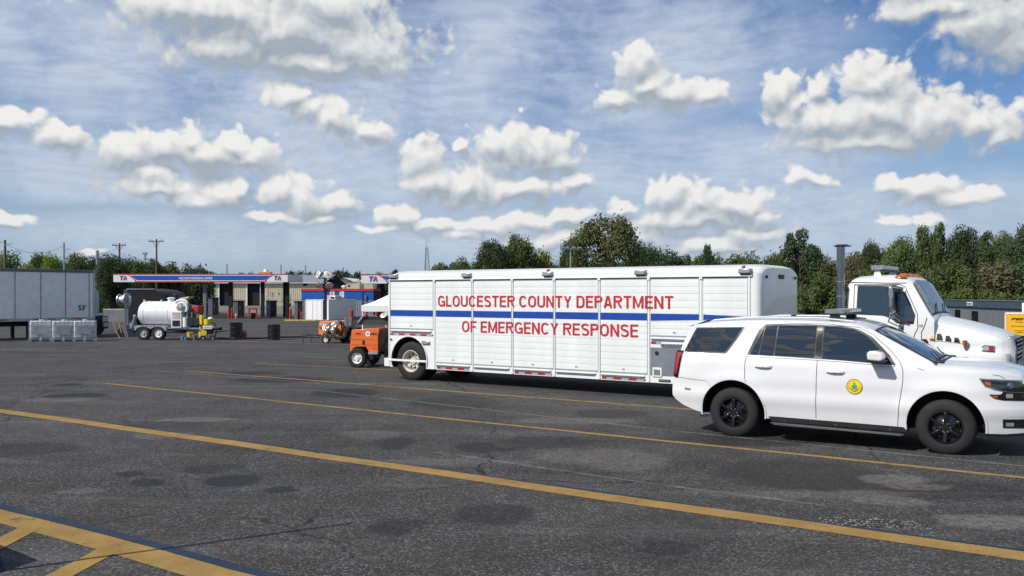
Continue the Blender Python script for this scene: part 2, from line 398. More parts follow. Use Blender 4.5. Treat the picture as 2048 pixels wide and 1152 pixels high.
    q.put(bn.inputs['Height'], h); q.l.new(bn.outputs[0], b.inputs['Normal'])
    return m
M_asph = asphalt_material()

def paint_material(name, col, wear=.5):
    m = bpy.data.materials.new(name); m.use_nodes = True; q = NT(m.node_tree); b = q.n['Principled BSDF']
    o = q.node('ShaderNodeTexCoord').outputs['Object']
    n = q.noise(o, 5, 7, .72); n2 = q.noise(o, 60, 4, .75); n3 = q.noise(o, .7, 4, .5)
    t = q.m('ADD', q.m('MULTIPLY', n, .6), q.m('ADD', q.m('MULTIPLY', n2, .4), q.m('MULTIPLY', n3, .35)))
    worn = q.mr(t, .695 + (1 - wear) * .13, .745 + (1 - wear) * .13)
    c = q.mix(q.mr(q.noise(o, 2.2, 6, .65), .3, .7), tuple(v * .72 for v in col) + (1,), (*col, 1))
    c = q.mix(q.m('MULTIPLY', q.mr(n2, .42, .65), .5), c, tuple(v * .45 for v in col) + (1,))
    c = q.mix(q.m('MULTIPLY', worn, .85), c, (.045, .045, .048, 1))
    q.put(b.inputs['Base Color'], c); b.inputs['Roughness'].default_value = .8; b.inputs['Specular IOR Level'].default_value = .3
    bn = q.node('ShaderNodeBump'); bn.inputs['Strength'].default_value = .6; bn.inputs['Distance'].default_value = .005
    q.put(bn.inputs['Height'], q.noise(o, 55, 4, .7)); q.l.new(bn.outputs[0], b.inputs['Normal'])
    return m
M_liney = paint_material('line_yellow', (.36, .225, .065), .72)
M_liney2 = paint_material('line_yellow_thin', (.34, .225, .075), .85)
M_kerb = paint_material('kerb_paint', (.50, .37, .13), .4)
M_lineb = paint_material('line_blue', (.020, .038, .072), .95)

def grass_material():
    m = bpy.data.materials.new('grass_ground'); m.use_nodes = True; q = NT(m.node_tree); b = q.n['Principled BSDF']
    o = q.node('ShaderNodeTexCoord').outputs['Object']
    n = q.noise(o, .25, 6, .6); n2 = q.noise(o, 6, 5, .7)
    c = q.mix(q.mr(n, .35, .65), (.075, .11, .025, 1), (.13, .135, .045, 1))
    c = q.mix(q.m('MULTIPLY', q.mr(n2, .4, .7), .4), c, (.05, .07, .02, 1))
    q.put(b.inputs['Base Color'], c); b.inputs['Roughness'].default_value = .95; b.inputs['Specular IOR Level'].default_value = .15
    return m
M_grass = grass_material()

# ------------------------------------------------------------ mesh helpers
class MB:
    def __init__(s): s.V = []; s.Fc = []
    def add(s, V, Fc):
        o = len(s.V); s.V += [tuple(v) for v in V]; s.Fc += [tuple(i + o for i in f) for f in Fc]; return s
    def box(s, x0, x1, y0, y1, z0, z1):
        V = [(x0,y0,z0),(x1,y0,z0),(x1,y1,z0),(x0,y1,z0),(x0,y0,z1),(x1,y0,z1),(x1,y1,z1),(x0,y1,z1)]
        return s.add(V, [(0,3,2,1),(4,5,6,7),(0,1,5,4),(1,2,6,5),(2,3,7,6),(3,0,4,7)])
    def bar(s, a, b, w, h=None):
        a = Vector(a); b = Vector(b); h = h or w; d = (b - a).normalized()
        up = Vector((0,0,1)) if abs(d.z) < .95 else Vector((0,1,0)); sx = d.cross(up).normalized() * w / 2; sy = sx.cross(d).normalized() * h / 2
        V = [a-sx-sy, a+sx-sy, a+sx+sy, a-sx+sy, b-sx-sy, b+sx-sy, b+sx+sy, b-sx+sy]
        return s.add(V, [(0,1,2,3),(4,7,6,5),(0,4,5,1),(1,5,6,2),(2,6,7,3),(3,7,4,0)])
    def cyl(s, a, b, r0, r1=None, n=16, cap=True):
        r1 = r0 if r1 is None else r1
        a = Vector(a); b = Vector(b); d = (b - a).normalized()
        up = Vector((0,0,1)) if abs(d.z) < .95 else Vector((1,0,0)); x = d.cross(up).normalized(); y = x.cross(d)
        V = []
        for k in range(n):
            c = math.cos(2*PI*k/n); w = math.sin(2*PI*k/n)
            V.append(a + (x*c + y*w) * r0)
        for k in range(n):
            c = math.cos(2*PI*k/n); w = math.sin(2*PI*k/n)
            V.append(b + (x*c + y*w) * r1)
        Fc = [(k, k+n, (k+1)%n+n, (k+1)%n) for k in range(n)]
        if cap: Fc += [tuple(range(n)), tuple(range(2*n-1, n-1, -1))]
        return s.add(V, Fc)
    def tube(s, pts, r, n=8):
        for i in range(len(pts)-1): s.cyl(pts[i], pts[i+1], r, r, n)
        return s
    def lathe(s, prof, axis_o, axis_d, n=32, closed=False):
        """prof: (distance along axis, radius)"""
        o = Vector(axis_o); d = Vector(axis_d).normalized(); up = Vector((0,0,1)) if abs(d.z) < .95 else Vector((1,0,0))
        x = d.cross(up).normalized(); y = x.cross(d); V = []; Fc = []; m = len(prof)
        for k in range(n):
            c = math.cos(2*PI*k/n); w = math.sin(2*PI*k/n)
            for (t, r) in prof: V.append(o + d*t + (x*c + y*w)*r)
        for k in range(n):
            k2 = (k+1) % n
            for j in range(m if closed else m-1):
                j2 = (j+1) % m
                Fc.append((k*m+j, k*m+j2, k2*m+j2, k2*m+j))
        return s.add(V, Fc)
    def prism(s, poly, a, b, plane='xz'):
        """polygon in a plane extruded along the remaining axis from a to b"""
        n = len(poly)
        f = {'xz': lambda p, t: (p[0], t, p[1]), 'yz': lambda p, t: (t, p[0], p[1]), 'xy': lambda p, t: (p[0], p[1], t)}[plane]
        V = [f(p, a) for p in poly] + [f(p, b) for p in poly]
        return s.add(V, [tuple(range(n)), tuple(range(2*n-1, n-1, -1))] + [(k, k+n, (k+1)%n+n, (k+1)%n) for k in range(n)])
    def mesh(s, name):
        me = bpy.data.meshes.new(name); me.from_pydata(s.V, [], s.Fc); me.validate()
        bm = bmesh.new(); bm.from_mesh(me); bmesh.ops.recalc_face_normals(bm, faces=bm.faces); bm.to_mesh(me); bm.free()
        return me
    def build(s, name, m, parent=None, bevel=0, smooth=None, seg=2):
        me = s.mesh(name); me.materials.append(m); return link(name, me, parent, bevel, smooth, seg)
def link(name, me, parent=None, bevel=0, smooth=None, seg=2):
    o = bpy.data.objects.new(name, me); COL.objects.link(o)
    if parent is not None: o.parent = parent
    if bevel:
        b = o.modifiers.new('bevel', 'BEVEL'); b.width = bevel; b.segments = seg; b.limit_method = 'ANGLE'; b.angle_limit = R(40)
        if smooth is None: smooth = 35
    if smooth:
        me.shade_smooth(); me.set_sharp_from_angle(angle=R(smooth))
    return o
def thing(name, label, cat, loc=(0,0,0), rz=0, group=None):
    o = bpy.data.objects.new(name, None); COL.objects.link(o); o.empty_display_size = .3
    o.location = loc; o.rotation_euler = (0, 0, rz); tag(o, label, cat, group); return o
def tag(o, label, cat, group=None):
    o['label'] = label; o['category'] = cat
    if group: o['group'] = group
    return o
def struct(o): o['kind'] = 'structure'; return o
def copy_tree(o, parent=None, first=True):
    c = o.copy(); COL.objects.link(c)
    if not first: c.parent = parent
    for ch in [x for x in o.children]: copy_tree(ch, c, False)
    return c
def text(name, s, x0, x1, z0, z1, y, m, parent, th=.002, bold=0.0, shear=0.0, kind=None):
    cu = bpy.data.curves.new(name, 'FONT'); cu.body = s; cu.offset = bold; cu.extrude = .5; cu.shear = shear; cu.resolution_u = 4
    ob = bpy.data.objects.new(name, cu); me = bpy.data.meshes.new_from_object(ob)
    bpy.data.objects.remove(ob)
    a = np.empty(len(me.vertices)*3); me.vertices.foreach_get('co', a); a = a.reshape(-1, 3)
    mn = a.min(0); mx = a.max(0); u = (a - mn) / (mx - mn)
    b = np.stack([x0 + u[:,0]*(x1-x0), y - u[:,2]*th, z0 + u[:,1]*(z1-z0)], 1)
    me.vertices.foreach_set('co', b.ravel()); me.update(); me.materials.clear(); me.materials.append(m); me.name = name
    return link(name, me, parent)

def signwriting(words, x0, x1, z0, z1, y, m, parent, t=.152):
    """sign-painter's capitals drawn as strokes; one mesh per letter"""
    h = t/2; T_ = 1-h
    def arc(cx, cy, rx, ry, a0, a1, n=14, p=2.35):
        out = []
        for k in range(n+1):
            a = R(a0+(a1-a0)*k/n); c, d = math.cos(a), math.sin(a)
            out.append((cx+rx*math.copysign(abs(c)**(2/p), c), cy+ry*math.copysign(abs(d)**(2/p), d)))
        return out
    def glyph(ch):
        w = {'M': .80, 'O': .70, 'G': .70, 'C': .68, 'D': .66, 'N': .66, 'U': .66, 'L': .54, 'F': .54, 'E': .58, 'T': .60, 'A': .66, 'Y': .64, 'R': .66, 'P': .62, 'S': .62}[ch]
        l, r, c = h, w-h, w/2; rx = c-h; ry = .5-h
        g = {'L': [[(l,1),(l,h),(w,h)]], 'T': [[(0,T_),(w,T_)], [(c,T_),(c,0)]], 'E': [[(w,T_),(l,T_),(l,h),(w,h)], [(l,.52),(w-.05,.52)]],
             'F': [[(w,T_),(l,T_),(l,0)], [(l,.50),(w-.07,.50)]], 'O': [arc(c,.5,rx,ry,0,360,32)], 'C': [arc(c,.5,rx,ry,38,322,26)],
             'G': [arc(c,.5,rx,ry,38,318,26), [(w*.52,.46),(r,.46),(r,.02)]], 'U': [[(l,1)]+arc(c,.36,rx,.36-h,180,360,14)+[(r,1)]],
             'S': [arc(c,.735,rx,.265-h,22,270,16)+arc(c,.285,rx,.30-h,90,-160,16)], 'N': [[(l,0),(l,1)],[(r,0),(r,1)],[(l+.01,.97),(r-.01,.03)]],
             'M': [[(l,0),(l,1)],[(r,0),(r,1)],[(l+.01,.97),(c,.10),(r-.01,.97)]], 'Y': [[(h*1.05,1.0),(c,.44),(w-h*1.05,1.0)],[(c,.46),(c,0)]],
             'A': [[(h,0),(c-.03,1)],[(w-h,0),(c+.03,1)],[(.17,.29),(w-.17,.29)]], 'D': [[(l,0),(l,1)],[(l,T_)]+arc(w-.30,.5,.30-h,ry,90,-90,16)+[(l,h)]],
             'P': [[(l,0),(l,1)],[(l,T_)]+arc(w-.24,.735,.24-h,.265-h,90,-90,12)+[(l,.47+h)]],
             'R': [[(l,0),(l,1)],[(l,T_)]+arc(w-.25,.745,.25-h,.255-h,90,-90,12)+[(l,.49+h)],[(w*.50,.52),(w-h*.9,0)]]}[ch]
        return w, g
    x = 0; lay = []
    for ch in words:
        if ch == ' ': x += .30; continue
        w, g = glyph(ch); lay.append((ch, x, g)); x += w + .115
    sx = (x1-x0)/(x-.115); H_ = z1-z0; sz = H_
    for ch, gx0, g in lay:
        mb = MB()
        for k, pl in enumerate(g):
            closed = ch == 'O'; P = pl[:-1] if closed else pl; n = len(P); V = []
            for i in range(n):
                a = P[(i-1) % n] if (closed or i) else None; b = P[(i+1) % n] if (closed or i < n-1) else None
                def nr(p, q_): L = math.hypot(q_[0]-p[0], q_[1]-p[1]) or 1; return (-(q_[1]-p[1])/L, (q_[0]-p[0])/L)
                n1 = nr(a, P[i]) if a else None; n2 = nr(P[i], b) if b else None
                if n1 and n2:
                    d = max(.35, 1+n1[0]*n2[0]+n1[1]*n2[1]); nx, nz = (n1[0]+n2[0])/d, (n1[1]+n2[1])/d
                else: nx, nz = n1 or n2
                for sg in (-1, 1):
                    X_ = P[i][0]+nx*h*sg; Z_ = min(1, max(0, P[i][1]+nz*h*sg)); V.append((x0+(gx0+X_)*sx, y-.0004*k, z0+Z_*sz))
            Fc = [(2*i, 2*i+2, 2*i+3, 2*i+1) for i in range(n-1)] + ([(2*n-2, 0, 1, 2*n-1)] if closed else [])
            mb.add(V, Fc)
        mb.build('letter', m, parent)

def wheel(parent, x, z, y_out, r, width, m_rim, style='van', side=-1, name='wheel', holes=8, rim=.56, nuts=True):
    """wheel whose outer face is at y_out; side -1 = faces -y"""
    w = bpy.data.objects.new(name, None); COL.objects.link(w); w.parent = parent; w.location = (x, y_out, z); w.empty_display_size = .1
    s = -side; R1 = r * rim; W = width
    prof = [(.02*W, R1), (.0, R1*1.05), (-.005, R1*1.12), (.0, r*.80), (.05*W, r*.92), (.14*W, r*.985), (.22*W, r), (.40*W, r*1.0), (.5*W, r*1.003), (.78*W, r), (.88*W, r*.985), (.96*W, r*.9), (W, r*.78), (W, R1)]
    MB().lathe([(t*s, rr) for t, rr in prof], (0,0,0), (0,1,0), 48, True).build('tyre', M_tyre, w, smooth=35)
    tr = MB()
    for k in range(56):
        a = 2*PI*k/56
        for t0, t1 in ((.16, .36), (.44, .6), (.66, .84)):
            c, d = math.cos(a), math.sin(a)
            p0 = Vector((c*r*.999, t0*W*s, d*r*.999)); p1 = Vector((c*r*.999, t1*W*s, d*r*.999)); tr.bar(p0, p1, r*.05, .006)
    tr.build('tread', M_tyre, w)['kind'] = 'stuff'
    hub = [(.03*W, R1*1.0), (.0, R1*1.0), (.0, R1*.94), (.10*W, R1*.90)]
    if style == 'deep': hub += [(.46*W, R1*.86), (.50*W, R1*.72), (.50*W, R1*.30), (.36*W, R1*.26), (.34*W, R1*.05), (.34*W, 0.0005)]
    elif style == 'front': hub += [(.12*W, R1*.84), (.02*W, R1*.60), (-.02*W, R1*.32), (-.10*W, R1*.28), (-.10*W, 0.0005)]
    else: hub += [(.26*W, R1*.84), (.30*W, R1*.78), (.22*W, R1*.50), (.16*W, R1*.32), (.10*W, R1*.26), (.09*W, 0.0005)]
    MB().lathe([(t*s, rr) for t, rr in hub], (0,0,0), (0,1,0), 40).build('rim', m_rim, w, smooth=40)
    dk = MB(); nt = MB(); sp = MB()
    hy = {'deep': .49, 'front': .0, 'van': .23}[style] * W
    for k in range(holes):
        a = 2*PI*k/holes + .2; c, d = math.cos(a), math.sin(a)
        rr = R1 * (.60 if style != 'van' else .64)
        dk.cyl((c*rr, (hy-.012)*s, d*rr), (c*rr, (hy+.03)*s, d*rr), R1*.095, n=12)
    for k in range(6 if style == 'van' else 10):
        a = 2*PI*k/(6 if style == 'van' else 10); c, d = math.cos(a), math.sin(a); rr = R1*.40 if style != 'van' else R1*.27
        yy = {'deep': .47, 'front': -.05, 'van': .10}[style]*W
        nt.cyl((c*rr, (yy-.02)*s, d*rr), (c*rr, (yy+.03)*s, d*rr), .013, n=6)
    if style == 'van':
        for k in range(6):
            a = 2*PI*k/6 + .5; c, d = math.cos(a), math.sin(a)
            sp.bar((c*R1*.28, .10*W*s, d*R1*.28), (c*R1*.90, .06*W*s, d*R1*.90), R1*.22, .03)
        sp.build('spokes', m_rim, w, bevel=.006)
    dk.build('hand_holes', M_dark, w)
    if nuts: nt.build('wheel_nuts', M_chrome if m_rim is M_rimb else M_steel, w)
    return w

# ------------------------------------------------------------ lofted vehicle bodies
def lerp(tab, x):
    if x <= tab[0][0]: return tab[0][1]
    for (a, u), (b, v) in zip(tab, tab[1:]):
        if x <= b: return u + (v - u) * (x - a) / (b - a)
    return tab[-1][1]
def slerp(tab, x):
    """smooth interpolation through a table (monotone-ish Catmull)"""
    n = len(tab)
    if x <= tab[0][0]: return tab[0][1]
    if x >= tab[-1][0]: return tab[-1][1]
    for i in range(n-1):
        if x <= tab[i+1][0]:
            x0, y0 = tab[i]; x1, y1 = tab[i+1]; h = x1 - x0; t = (x - x0)/h; dd = (y1-y0)/h
            def sl(j):
                if j <= 0 or j >= n-1: return dd
                a = (tab[j][1]-tab[j-1][1])/(tab[j][0]-tab[j-1][0]); b = (tab[j+1][1]-tab[j][1])/(tab[j+1][0]-tab[j][0])
                return 0 if a*b <= 0 else 2*a*b/(a+b)
            m0, m1 = sl(i), sl(i+1)
            return (2*t**3-3*t*t+1)*y0 + (t**3-2*t*t+t)*h*m0 + (-2*t**3+3*t*t)*y1 + (t**3-t*t)*h*m1
class Loft:
    def __init__(s, W, ztop, zbot, crown, power=3.0): s.W, s.zt, s.zb, s.cr, s.p = W, ztop, zbot, crown, power
    def pw(s, x): return s.p(x) if callable(s.p) else s.p
    def cap(s, x, y):
        ze = s.zt(x) - s.cr(x); we = s.W(x, ze); q = min(1, abs(y)/we)
        return ze + s.cr(x) * (1 - q ** s.pw(x))
    def build(s, name, stations, m, parent, rows=16, caps=12, cuts=(), cutmat=None, smooth=32):
        V = []; Fc = []; half = None
        for x in stations:
            zb = s.zb(x); ze = s.zt(x) - s.cr(x); ring = []
            zb = min(zb, ze - .02)
            for k in range(rows+1):
                z = zb + (ze-zb)*k/rows; ring.append((s.W(x, z), z))
            we = ring[-1][0]
            for k in range(1, caps+1):
                y = we * math.cos(PI/2*k/caps) if k < caps else 0.0
                ring.append((y, ze + s.cr(x)*(1-(y/we)**s.pw(x))))
            full = [(-y, z) for y, z in ring] + [(y, z) for y, z in ring[-2::-1]]
            half = len(full); V += [(x, y, z) for y, z in full]
        for i in range(len(stations)-1):
            a = i*half; b = a+half
            for j in range(half): Fc.append((a+j, a+(j+1)%half, b+(j+1)%half, b+j))
        Fc.append(tuple(range(half))); Fc.append(tuple(range(len(V)-1, len(V)-half-1, -1)))
        mb = MB(); mb.V = V; mb.Fc = Fc; me = mb.mesh(name); me.materials.append(m)
        if cuts:
            me.materials.append(cutmat); ob = bpy.data.objects.new('tmp', me); COL.objects.link(ob); tmp = []
            for c in cuts:
                cm = c.mesh('cut'); cm.materials.append(cutmat); co = bpy.data.objects.new('cut', cm); COL.objects.link(co); tmp.append(co)
                md = ob.modifiers.new('b', 'BOOLEAN'); md.object = co; md.operation = 'DIFFERENCE'; md.solver = 'EXACT'; md.material_mode = 'TRANSFER'
            dg = bpy.context.evaluated_depsgraph_get(); dg.update()
            me = bpy.data.meshes.new_from_object(ob.evaluated_get(dg)); me.name = name
            for t in [ob] + tmp: bpy.data.objects.remove(t)
        return link(name, me, parent, smooth=smooth)
    def patch(s, name, bottom, top, m, parent, off=.004, n=14, rows=6, side=-1, thick=0.0):
        """surface patch between two poly-lines of (x, z), lying on the body side, proud by off"""
        def pl(tab, t):
            L = [0]
            for a, b in zip(tab, tab[1:]): L.append(L[-1] + math.hypot(b[0]-a[0], b[1]-a[1]))
            d = t * L[-1]
            for i in range(len(tab)-1):
                if d <= L[i+1] + 1e-9:
                    f = (d - L[i]) / max(1e-9, L[i+1]-L[i]); return (tab[i][0]+(tab[i+1][0]-tab[i][0])*f, tab[i][1]+(tab[i+1][1]-tab[i][1])*f)
            return tab[-1]
        mb = MB(); V = []
        for i in range(n+1):
            b = pl(bottom, i/n); t = pl(top, i/n)
            for j in range(rows+1):
                x = b[0]+(t[0]-b[0])*j/rows; z = b[1]+(t[1]-b[1])*j/rows
                V.append((x, side*(s.W(x, z)+off), z))
        Fc = [(i*(rows+1)+j, (i+1)*(rows+1)+j, (i+1)*(rows+1)+j+1, i*(rows+1)+j+1) for i in range(n) for j in range(rows)]
        mb.add(V, Fc); me = bpy.data.meshes.new(name); me.from_pydata(V, [], Fc if side == -1 else [f[::-1] for f in Fc]); me.materials.append(m)
        o = link(name, me, parent, smooth=40)
        if thick:
            so = o.modifiers.new('solid', 'SOLIDIFY'); so.thickness = thick; so.offset = 1
        return o
    def ribbon(s, name, pts, w, m, parent, off=.0045, side=-1):
        mb = MB(); P = []
        for a, b in zip(pts, pts[1:]):
            k = max(1, int(math.hypot(b[0]-a[0], b[1]-a[1]) / .06))
            for i in range(k): P.append((a[0]+(b[0]-a[0])*i/k, a[1]+(b[1]-a[1])*i/k))
        P.append(pts[-1]); V = []
        for i, p in enumerate(P):
            a = P[max(0, i-1)]; b = P[min(len(P)-1, i+1)]; L = math.hypot(b[0]-a[0], b[1]-a[1]) or 1
            nx, nz = -(b[1]-a[1])/L*w/2, (b[0]-a[0])/L*w/2
            for sg in (-1, 1):
                x, z = p[0]+nx*sg, p[1]+nz*sg; V.append((x, side*(s.W(x, z)+off), z))
        Fc = [(2*i, 2*i+2, 2*i+3, 2*i+1) for i in range(len(P)-1)]
        return mb.add(V, Fc).build(name, m, parent)
    def top_patch(s, name, x0, x1, y0, y1, m, parent, off=.005, n=10, k=16, edge=None):
        V = []
        for i in range(n+1):
            x = x0 + (x1-x0)*i/n; a, b = (y0, y1) if edge is None else edge(x)
            for j in range(k+1):
                y = a + (b-a)*j/k; V.append((x, y, s.cap(x, y)+off))
        Fc = [(i*(k+1)+j, (i+1)*(k+1)+j, (i+1)*(k+1)+j+1, i*(k+1)+j+1) for i in range(n) for j in range(k)]
        me = bpy.data.meshes.new(name); me.from_pydata(V, [], Fc); me.materials.append(m)
        return link(name, me, parent, smooth=40)
def frange(a, b, st):
    n = max(1, round((b-a)/st)); return [a+(b-a)*i/n for i in range(n+1)]

# ------------------------------------------------------------ ground, lot, painted lines
def sheet(name, xs, ys, m, dz=0.0):
    V = [(x, y, gz(x, y)+dz) for y in ys for x in xs]; n = len(xs)
    Fc = [(j*n+i, j*n+i+1, (j+1)*n+i+1, (j+1)*n+i) for j in range(len(ys)-1) for i in range(n-1)]
    me = bpy.data.meshes.new(name); me.from_pydata(V, [], Fc); me.materials.append(m)
    o = link(name, me, smooth=60); return struct(o)
gx = [-2600,-1200,-600,-300,-200,-140] + frange(-100, 100, 4) + [140,200,300,600,1200,2600]
gy = [-400,-100,-30] + frange(0, 24, 6) + [26] + frange(30, 150, 5) + frange(160, 300, 10) + [400,700,1500,3500]
sheet('ground', gx, gy, M_grass, 0)
ax = frange(-100, 60, 4); ay = [-60,-30] + frange(0, 24, 6) + [26] + frange(30, 150, 5) + [154]
sheet('asphalt', ax, ay, M_asph, .012)
ay2 = frange(154, 290, 8)
M_pale = mat('pale_pavement', (.155, .150, .135), .9, var=.25, vscale=.15)
sheet('far_pavement', frange(-100, 12, 4), ay2, M_pale, .012)
for y0_, y1_, nm, mm in ((160, 166, 'verge', M_grass), (166, 167.2, 'yellow_kerb', M_kerb)):
    sheet(nm, frange(-60, 4, 4), [y0_, y1_], mm, .03)

U = Vector((math.cos(R(34.4)), -math.sin(R(34.4)), 0)); VV = Vector((math.sin(R(34.4)), math.cos(R(34.4)), 0))
def line(name, a, b, w, m, dz=.016, ragged=.006):
    a = Vector(a[:2]).to_3d(); b = Vector(b[:2]).to_3d(); L = (b-a).length; d = (b-a)/L; nrm = Vector((-d.y, d.x, 0))
    n = max(2, int(L/.25)); V = []
    rr = random.Random(hash(round(L*100)) % 1000)
    for i in range(n+1):
        p = a + d*L*i/n; wob = .02*math.sin(i*.11) + .012*math.sin(i*.37+1)
        for s_ in (-1, 1):
            q = p + nrm*(w/2*s_ + wob + rr.uniform(-ragged, ragged)); V.append((q.x, q.y, gz(q.x, q.y)+dz))
    Fc = [(2*i, 2*i+2, 2*i+3, 2*i+1) for i in range(n)]
    mb = MB(); mb.add(V, Fc); me = bpy.data.meshes.new(name); me.from_pydata(V, [], Fc); me.materials.append(m)
    me.update()
    if me.polygons[0].normal.z < 0: me.flip_normals()
    return struct(link(name, me))
def gl(p0, p1, ext0=0, ext1=0):
    a, b = G(*p0), G(*p1); d = (b-a).normalized(); return a-d*ext0, b+d*ext1
a, b = gl((60,831), (2048,1115), 12, 6); line('painted_line', a, b, .30, M_liney)
nrm = Vector((-(b-a).normalized().y, (b-a).normalized().x, 0))
line('blue_edge_line', a + (b-a)*.42 + nrm*.19, b + nrm*.19, .05, M_lineb, .014, .012)
a, b = gl((210,768), (2048,958), 0, 8); line('painted_line', a, b, .13, M_liney2)
a, b = gl((370,743), (1380,820), 0, 12); line('painted_line', a, b, .13, M_liney2)
a, b = gl((506,727), (700,737), 0, 14); line('painted_line', a, b, .12, M_liney2)
a, b = gl((605,714), (700,717.5), 0, 14); line('painted_line', a, b, .12, M_liney2)
M_faded = paint_material('faded_seam', (.20, .195, .18), .95)
for (p0, p1, w_) in (((640,783), (1372,866), .05), ((1372,866), (2048,935), .05), ((1350,976), (1650,1014), .05), ((860,905), (1350,976), .04), ((300,742), (640,768), .06)):
    a, b = gl(p0, p1); line('faded_seam_line', a, b, w_, M_faded, .014, .02)
a, b = gl((0,1036), (480,1166), 3, 3); line('painted_line', a, b, .31, M_liney)
nrm = Vector((-(b-a).normalized().y, (b-a).normalized().x, 0)); line('blue_edge_line', a + nrm*.23, b + nrm*.23, .12, M_lineb, .014, .015)
for (p, q_) in (((60,1058), (-120,1150)), ((215,1103), (60,1185))):
    a, b = gl(p, q_); line('painted_hatch', a, b, .22, M_liney, .0175)
a, b = gl((426,681.5), (720,690), 0, 3); line('painted_line', a, b, .22, M_liney)
a, b = gl((226,675.5), (276,676.5)); line('painted_line', a, b, .25, M_liney)

# ------------------------------------------------------------ emergency response trailer
TH = R(-34.4)
T0 = Vector((-3.238, 23.69, 0)) + VV*1.25
def build_trailer():
    t = thing('emergency_trailer', 'long white county emergency response trailer with red lettering and a blue stripe', 'trailer', T0, TH)
    L = 9.98; HW = 1.25
    def W(x, z):
        w = HW
        for d, r in ((x, .08), (L-x, .15)):
            if d < r: w -= r - math.sqrt(max(0, r*r-(r-d)**2))
        return w
    zt = lambda x: 2.87 - (0 if .16 < x < L-.3 else ((.16-x)**2*3 if x <= .16 else (x-(L-.3))**2*.8))
    lo = Loft(W, zt, lambda x: .34, lambda x: .15, 6.0)
    st = [0.001,.01,.03,.06,.1] + frange(.4, L-.4, .4) + [L-.22, L-.16, L-.11, L-.07, L-.04, L-.018, L-.004, L]
    arch = MB().cyl((.70, -1.6, .55), (.70, -.62, .55), .60, n=48)
    arch2 = MB().cyl((.70, 1.6, .55), (.70, .62, .55), .60, n=48)
    shell = lo.build('body_shell', st, M_white, t, rows=8, caps=14, cuts=(arch, arch2), cutmat=M_under)
    ys = -HW
    # roll-up doors with their slats
    doors = [(.07, 1.50, 1.36), (1.60, 2.72, .53), (2.79, 3.91, .53), (3.98, 5.085, .53), (5.155, 6.265, .53), (6.335, 7.475, .53), (7.56, 8.66, 1.36), (8.76, 9.70, 1.36)]
    marks = {0: 'P6', 1: 'P1', 2: 'P2', 3: 'P3', 4: 'P4', 5: 'P5', 6: 'P5'}
    SH = .1455
    rr = random.Random(3)
    for i, (x0, x1, zb) in enumerate(doors):
        dr = MB().box(x0-.009, x1+.001, ys-.004, ys+.02, zb-.03, 2.575).build('roll_up_door', M_seal_, t)
        n = int(round((2.56-zb)/SH)); h = (2.56-zb)/n; me = None
        for k in range(n):
            if me is None:
                mb = MB().prism([(ys-.004, .0005), (ys-.0140, .002), (ys-.0155, h*.5), (ys-.0140, h-.003), (ys-.004, h-.001)], x0, x1, 'yz'); me = mb.mesh('slat'); me.materials.append(M_slat)
            o = link('slat', me, dr); o.location = (0, rr.uniform(-.0012, .0012), zb + k*h)
        # handle bar / bottom rail, lettering
        MB().box(x0+.01, x1-.06, ys-.035, ys-.006, zb-.075, zb-.045).build('bottom_rail', M_white, dr, bevel=.004)
        MB().box(x0+.01, x1-.09, ys-.028, ys-.006, zb-.104, zb-.085).build('rail_groove', M_steel, dr)
        if i in marks: text('door_number', marks[i], (x0+x1)/2-.03, (x0+x1)/2+.03, zb+.04, zb+.085, ys-.0175, M_blue, dr)
        xa, xb = x0, x1
        if i == 7: poly = [(x0, 1.70), (x0, 1.825), (x1-.01, 1.79), (x1-.01, 1.74)]
        elif i == 6: poly = [(x0, 1.675), (x0, 1.83), (x1, 1.828), (x1, 1.705)]
        else: poly = [(x0, 1.677), (x0, 1.832), (x1, 1.832), (x1, 1.677)]
        MB().prism(poly, ys-.017, ys-.0185).build('blue_stripe', M_blue, dr)
    for x in (0.03, 1.55, 2.755, 3.945, 5.12, 6.30, 7.517, 8.71, 9.74):
        MB().box(x-.016, x+.016, ys-.0195, ys+.01, .345 if x not in (.03, 8.71, 9.74) else 1.2, 2.60).build('door_post', M_white, t, bevel=.003)
    for x in (1.55, 2.755, 3.945, 5.12, 6.30, 7.517, 8.71): MB().box(x-.04, x+.03, ys-.035, ys-.01, 2.555, 2.605).build('post_cap', M_white, t, bevel=.004)
    MB().box(.02, 9.78, ys-.016, ys+.01, 2.585, 2.603).build('drip_rail_shade_strip', M_gap, t)  # dark strip painted for the shade under the drip rail
    MB().prism([(ys+.01, 2.60), (ys-.030, 2.606), (ys-.034, 2.618), (ys-.02, 2.63), (ys+.01, 2.64)], .01, 9.80, 'yz').build('drip_rail', M_white, t)
    # reflective tape
    def tape(x0, x1, z, first='r'):
        x = x0; k = 0 if first == 'r' else 1
        while x < x1-.01:
            w = (.20 if x > x0+.01 else .12) if k % 2 == 0 else .17
            MB().box(x, min(x+w, x1), ys-.006, ys+.001, z-.025, z+.025).build('red_tape' if k % 2 == 0 else 'silver_tape', M_tape if k % 2 == 0 else M_tapeg, t); x += w; k += 1
    tape(.06, 1.50, 1.20); tape(1.63, 2.66, .385); tape(4.0, 5.05, .385); tape(6.36, 7.43, .385); tape(7.56, 7.80, 1.20)
    # side skirt details
    MB().box(-.02, 1.29, ys-.035, ys-.002, .50, .555).build('wheel_bar', M_white, t, bevel=.006)
    MB().box(1.13, 1.40, ys-.03, ys+.002, .955, 1.055).build('marker_housing', M_steel, t, bevel=.02)
    MB().box(1.16, 1.37, ys-.036, ys-.028, .975, 1.035).build('marker_lens', M_lampglass, t, bevel=.01)
    MB().cyl((.085, ys-.03, 1.06), (.085, ys, 1.06), .028).build('side_marker_lamp', M_redlamp, t)
    rim = MB()
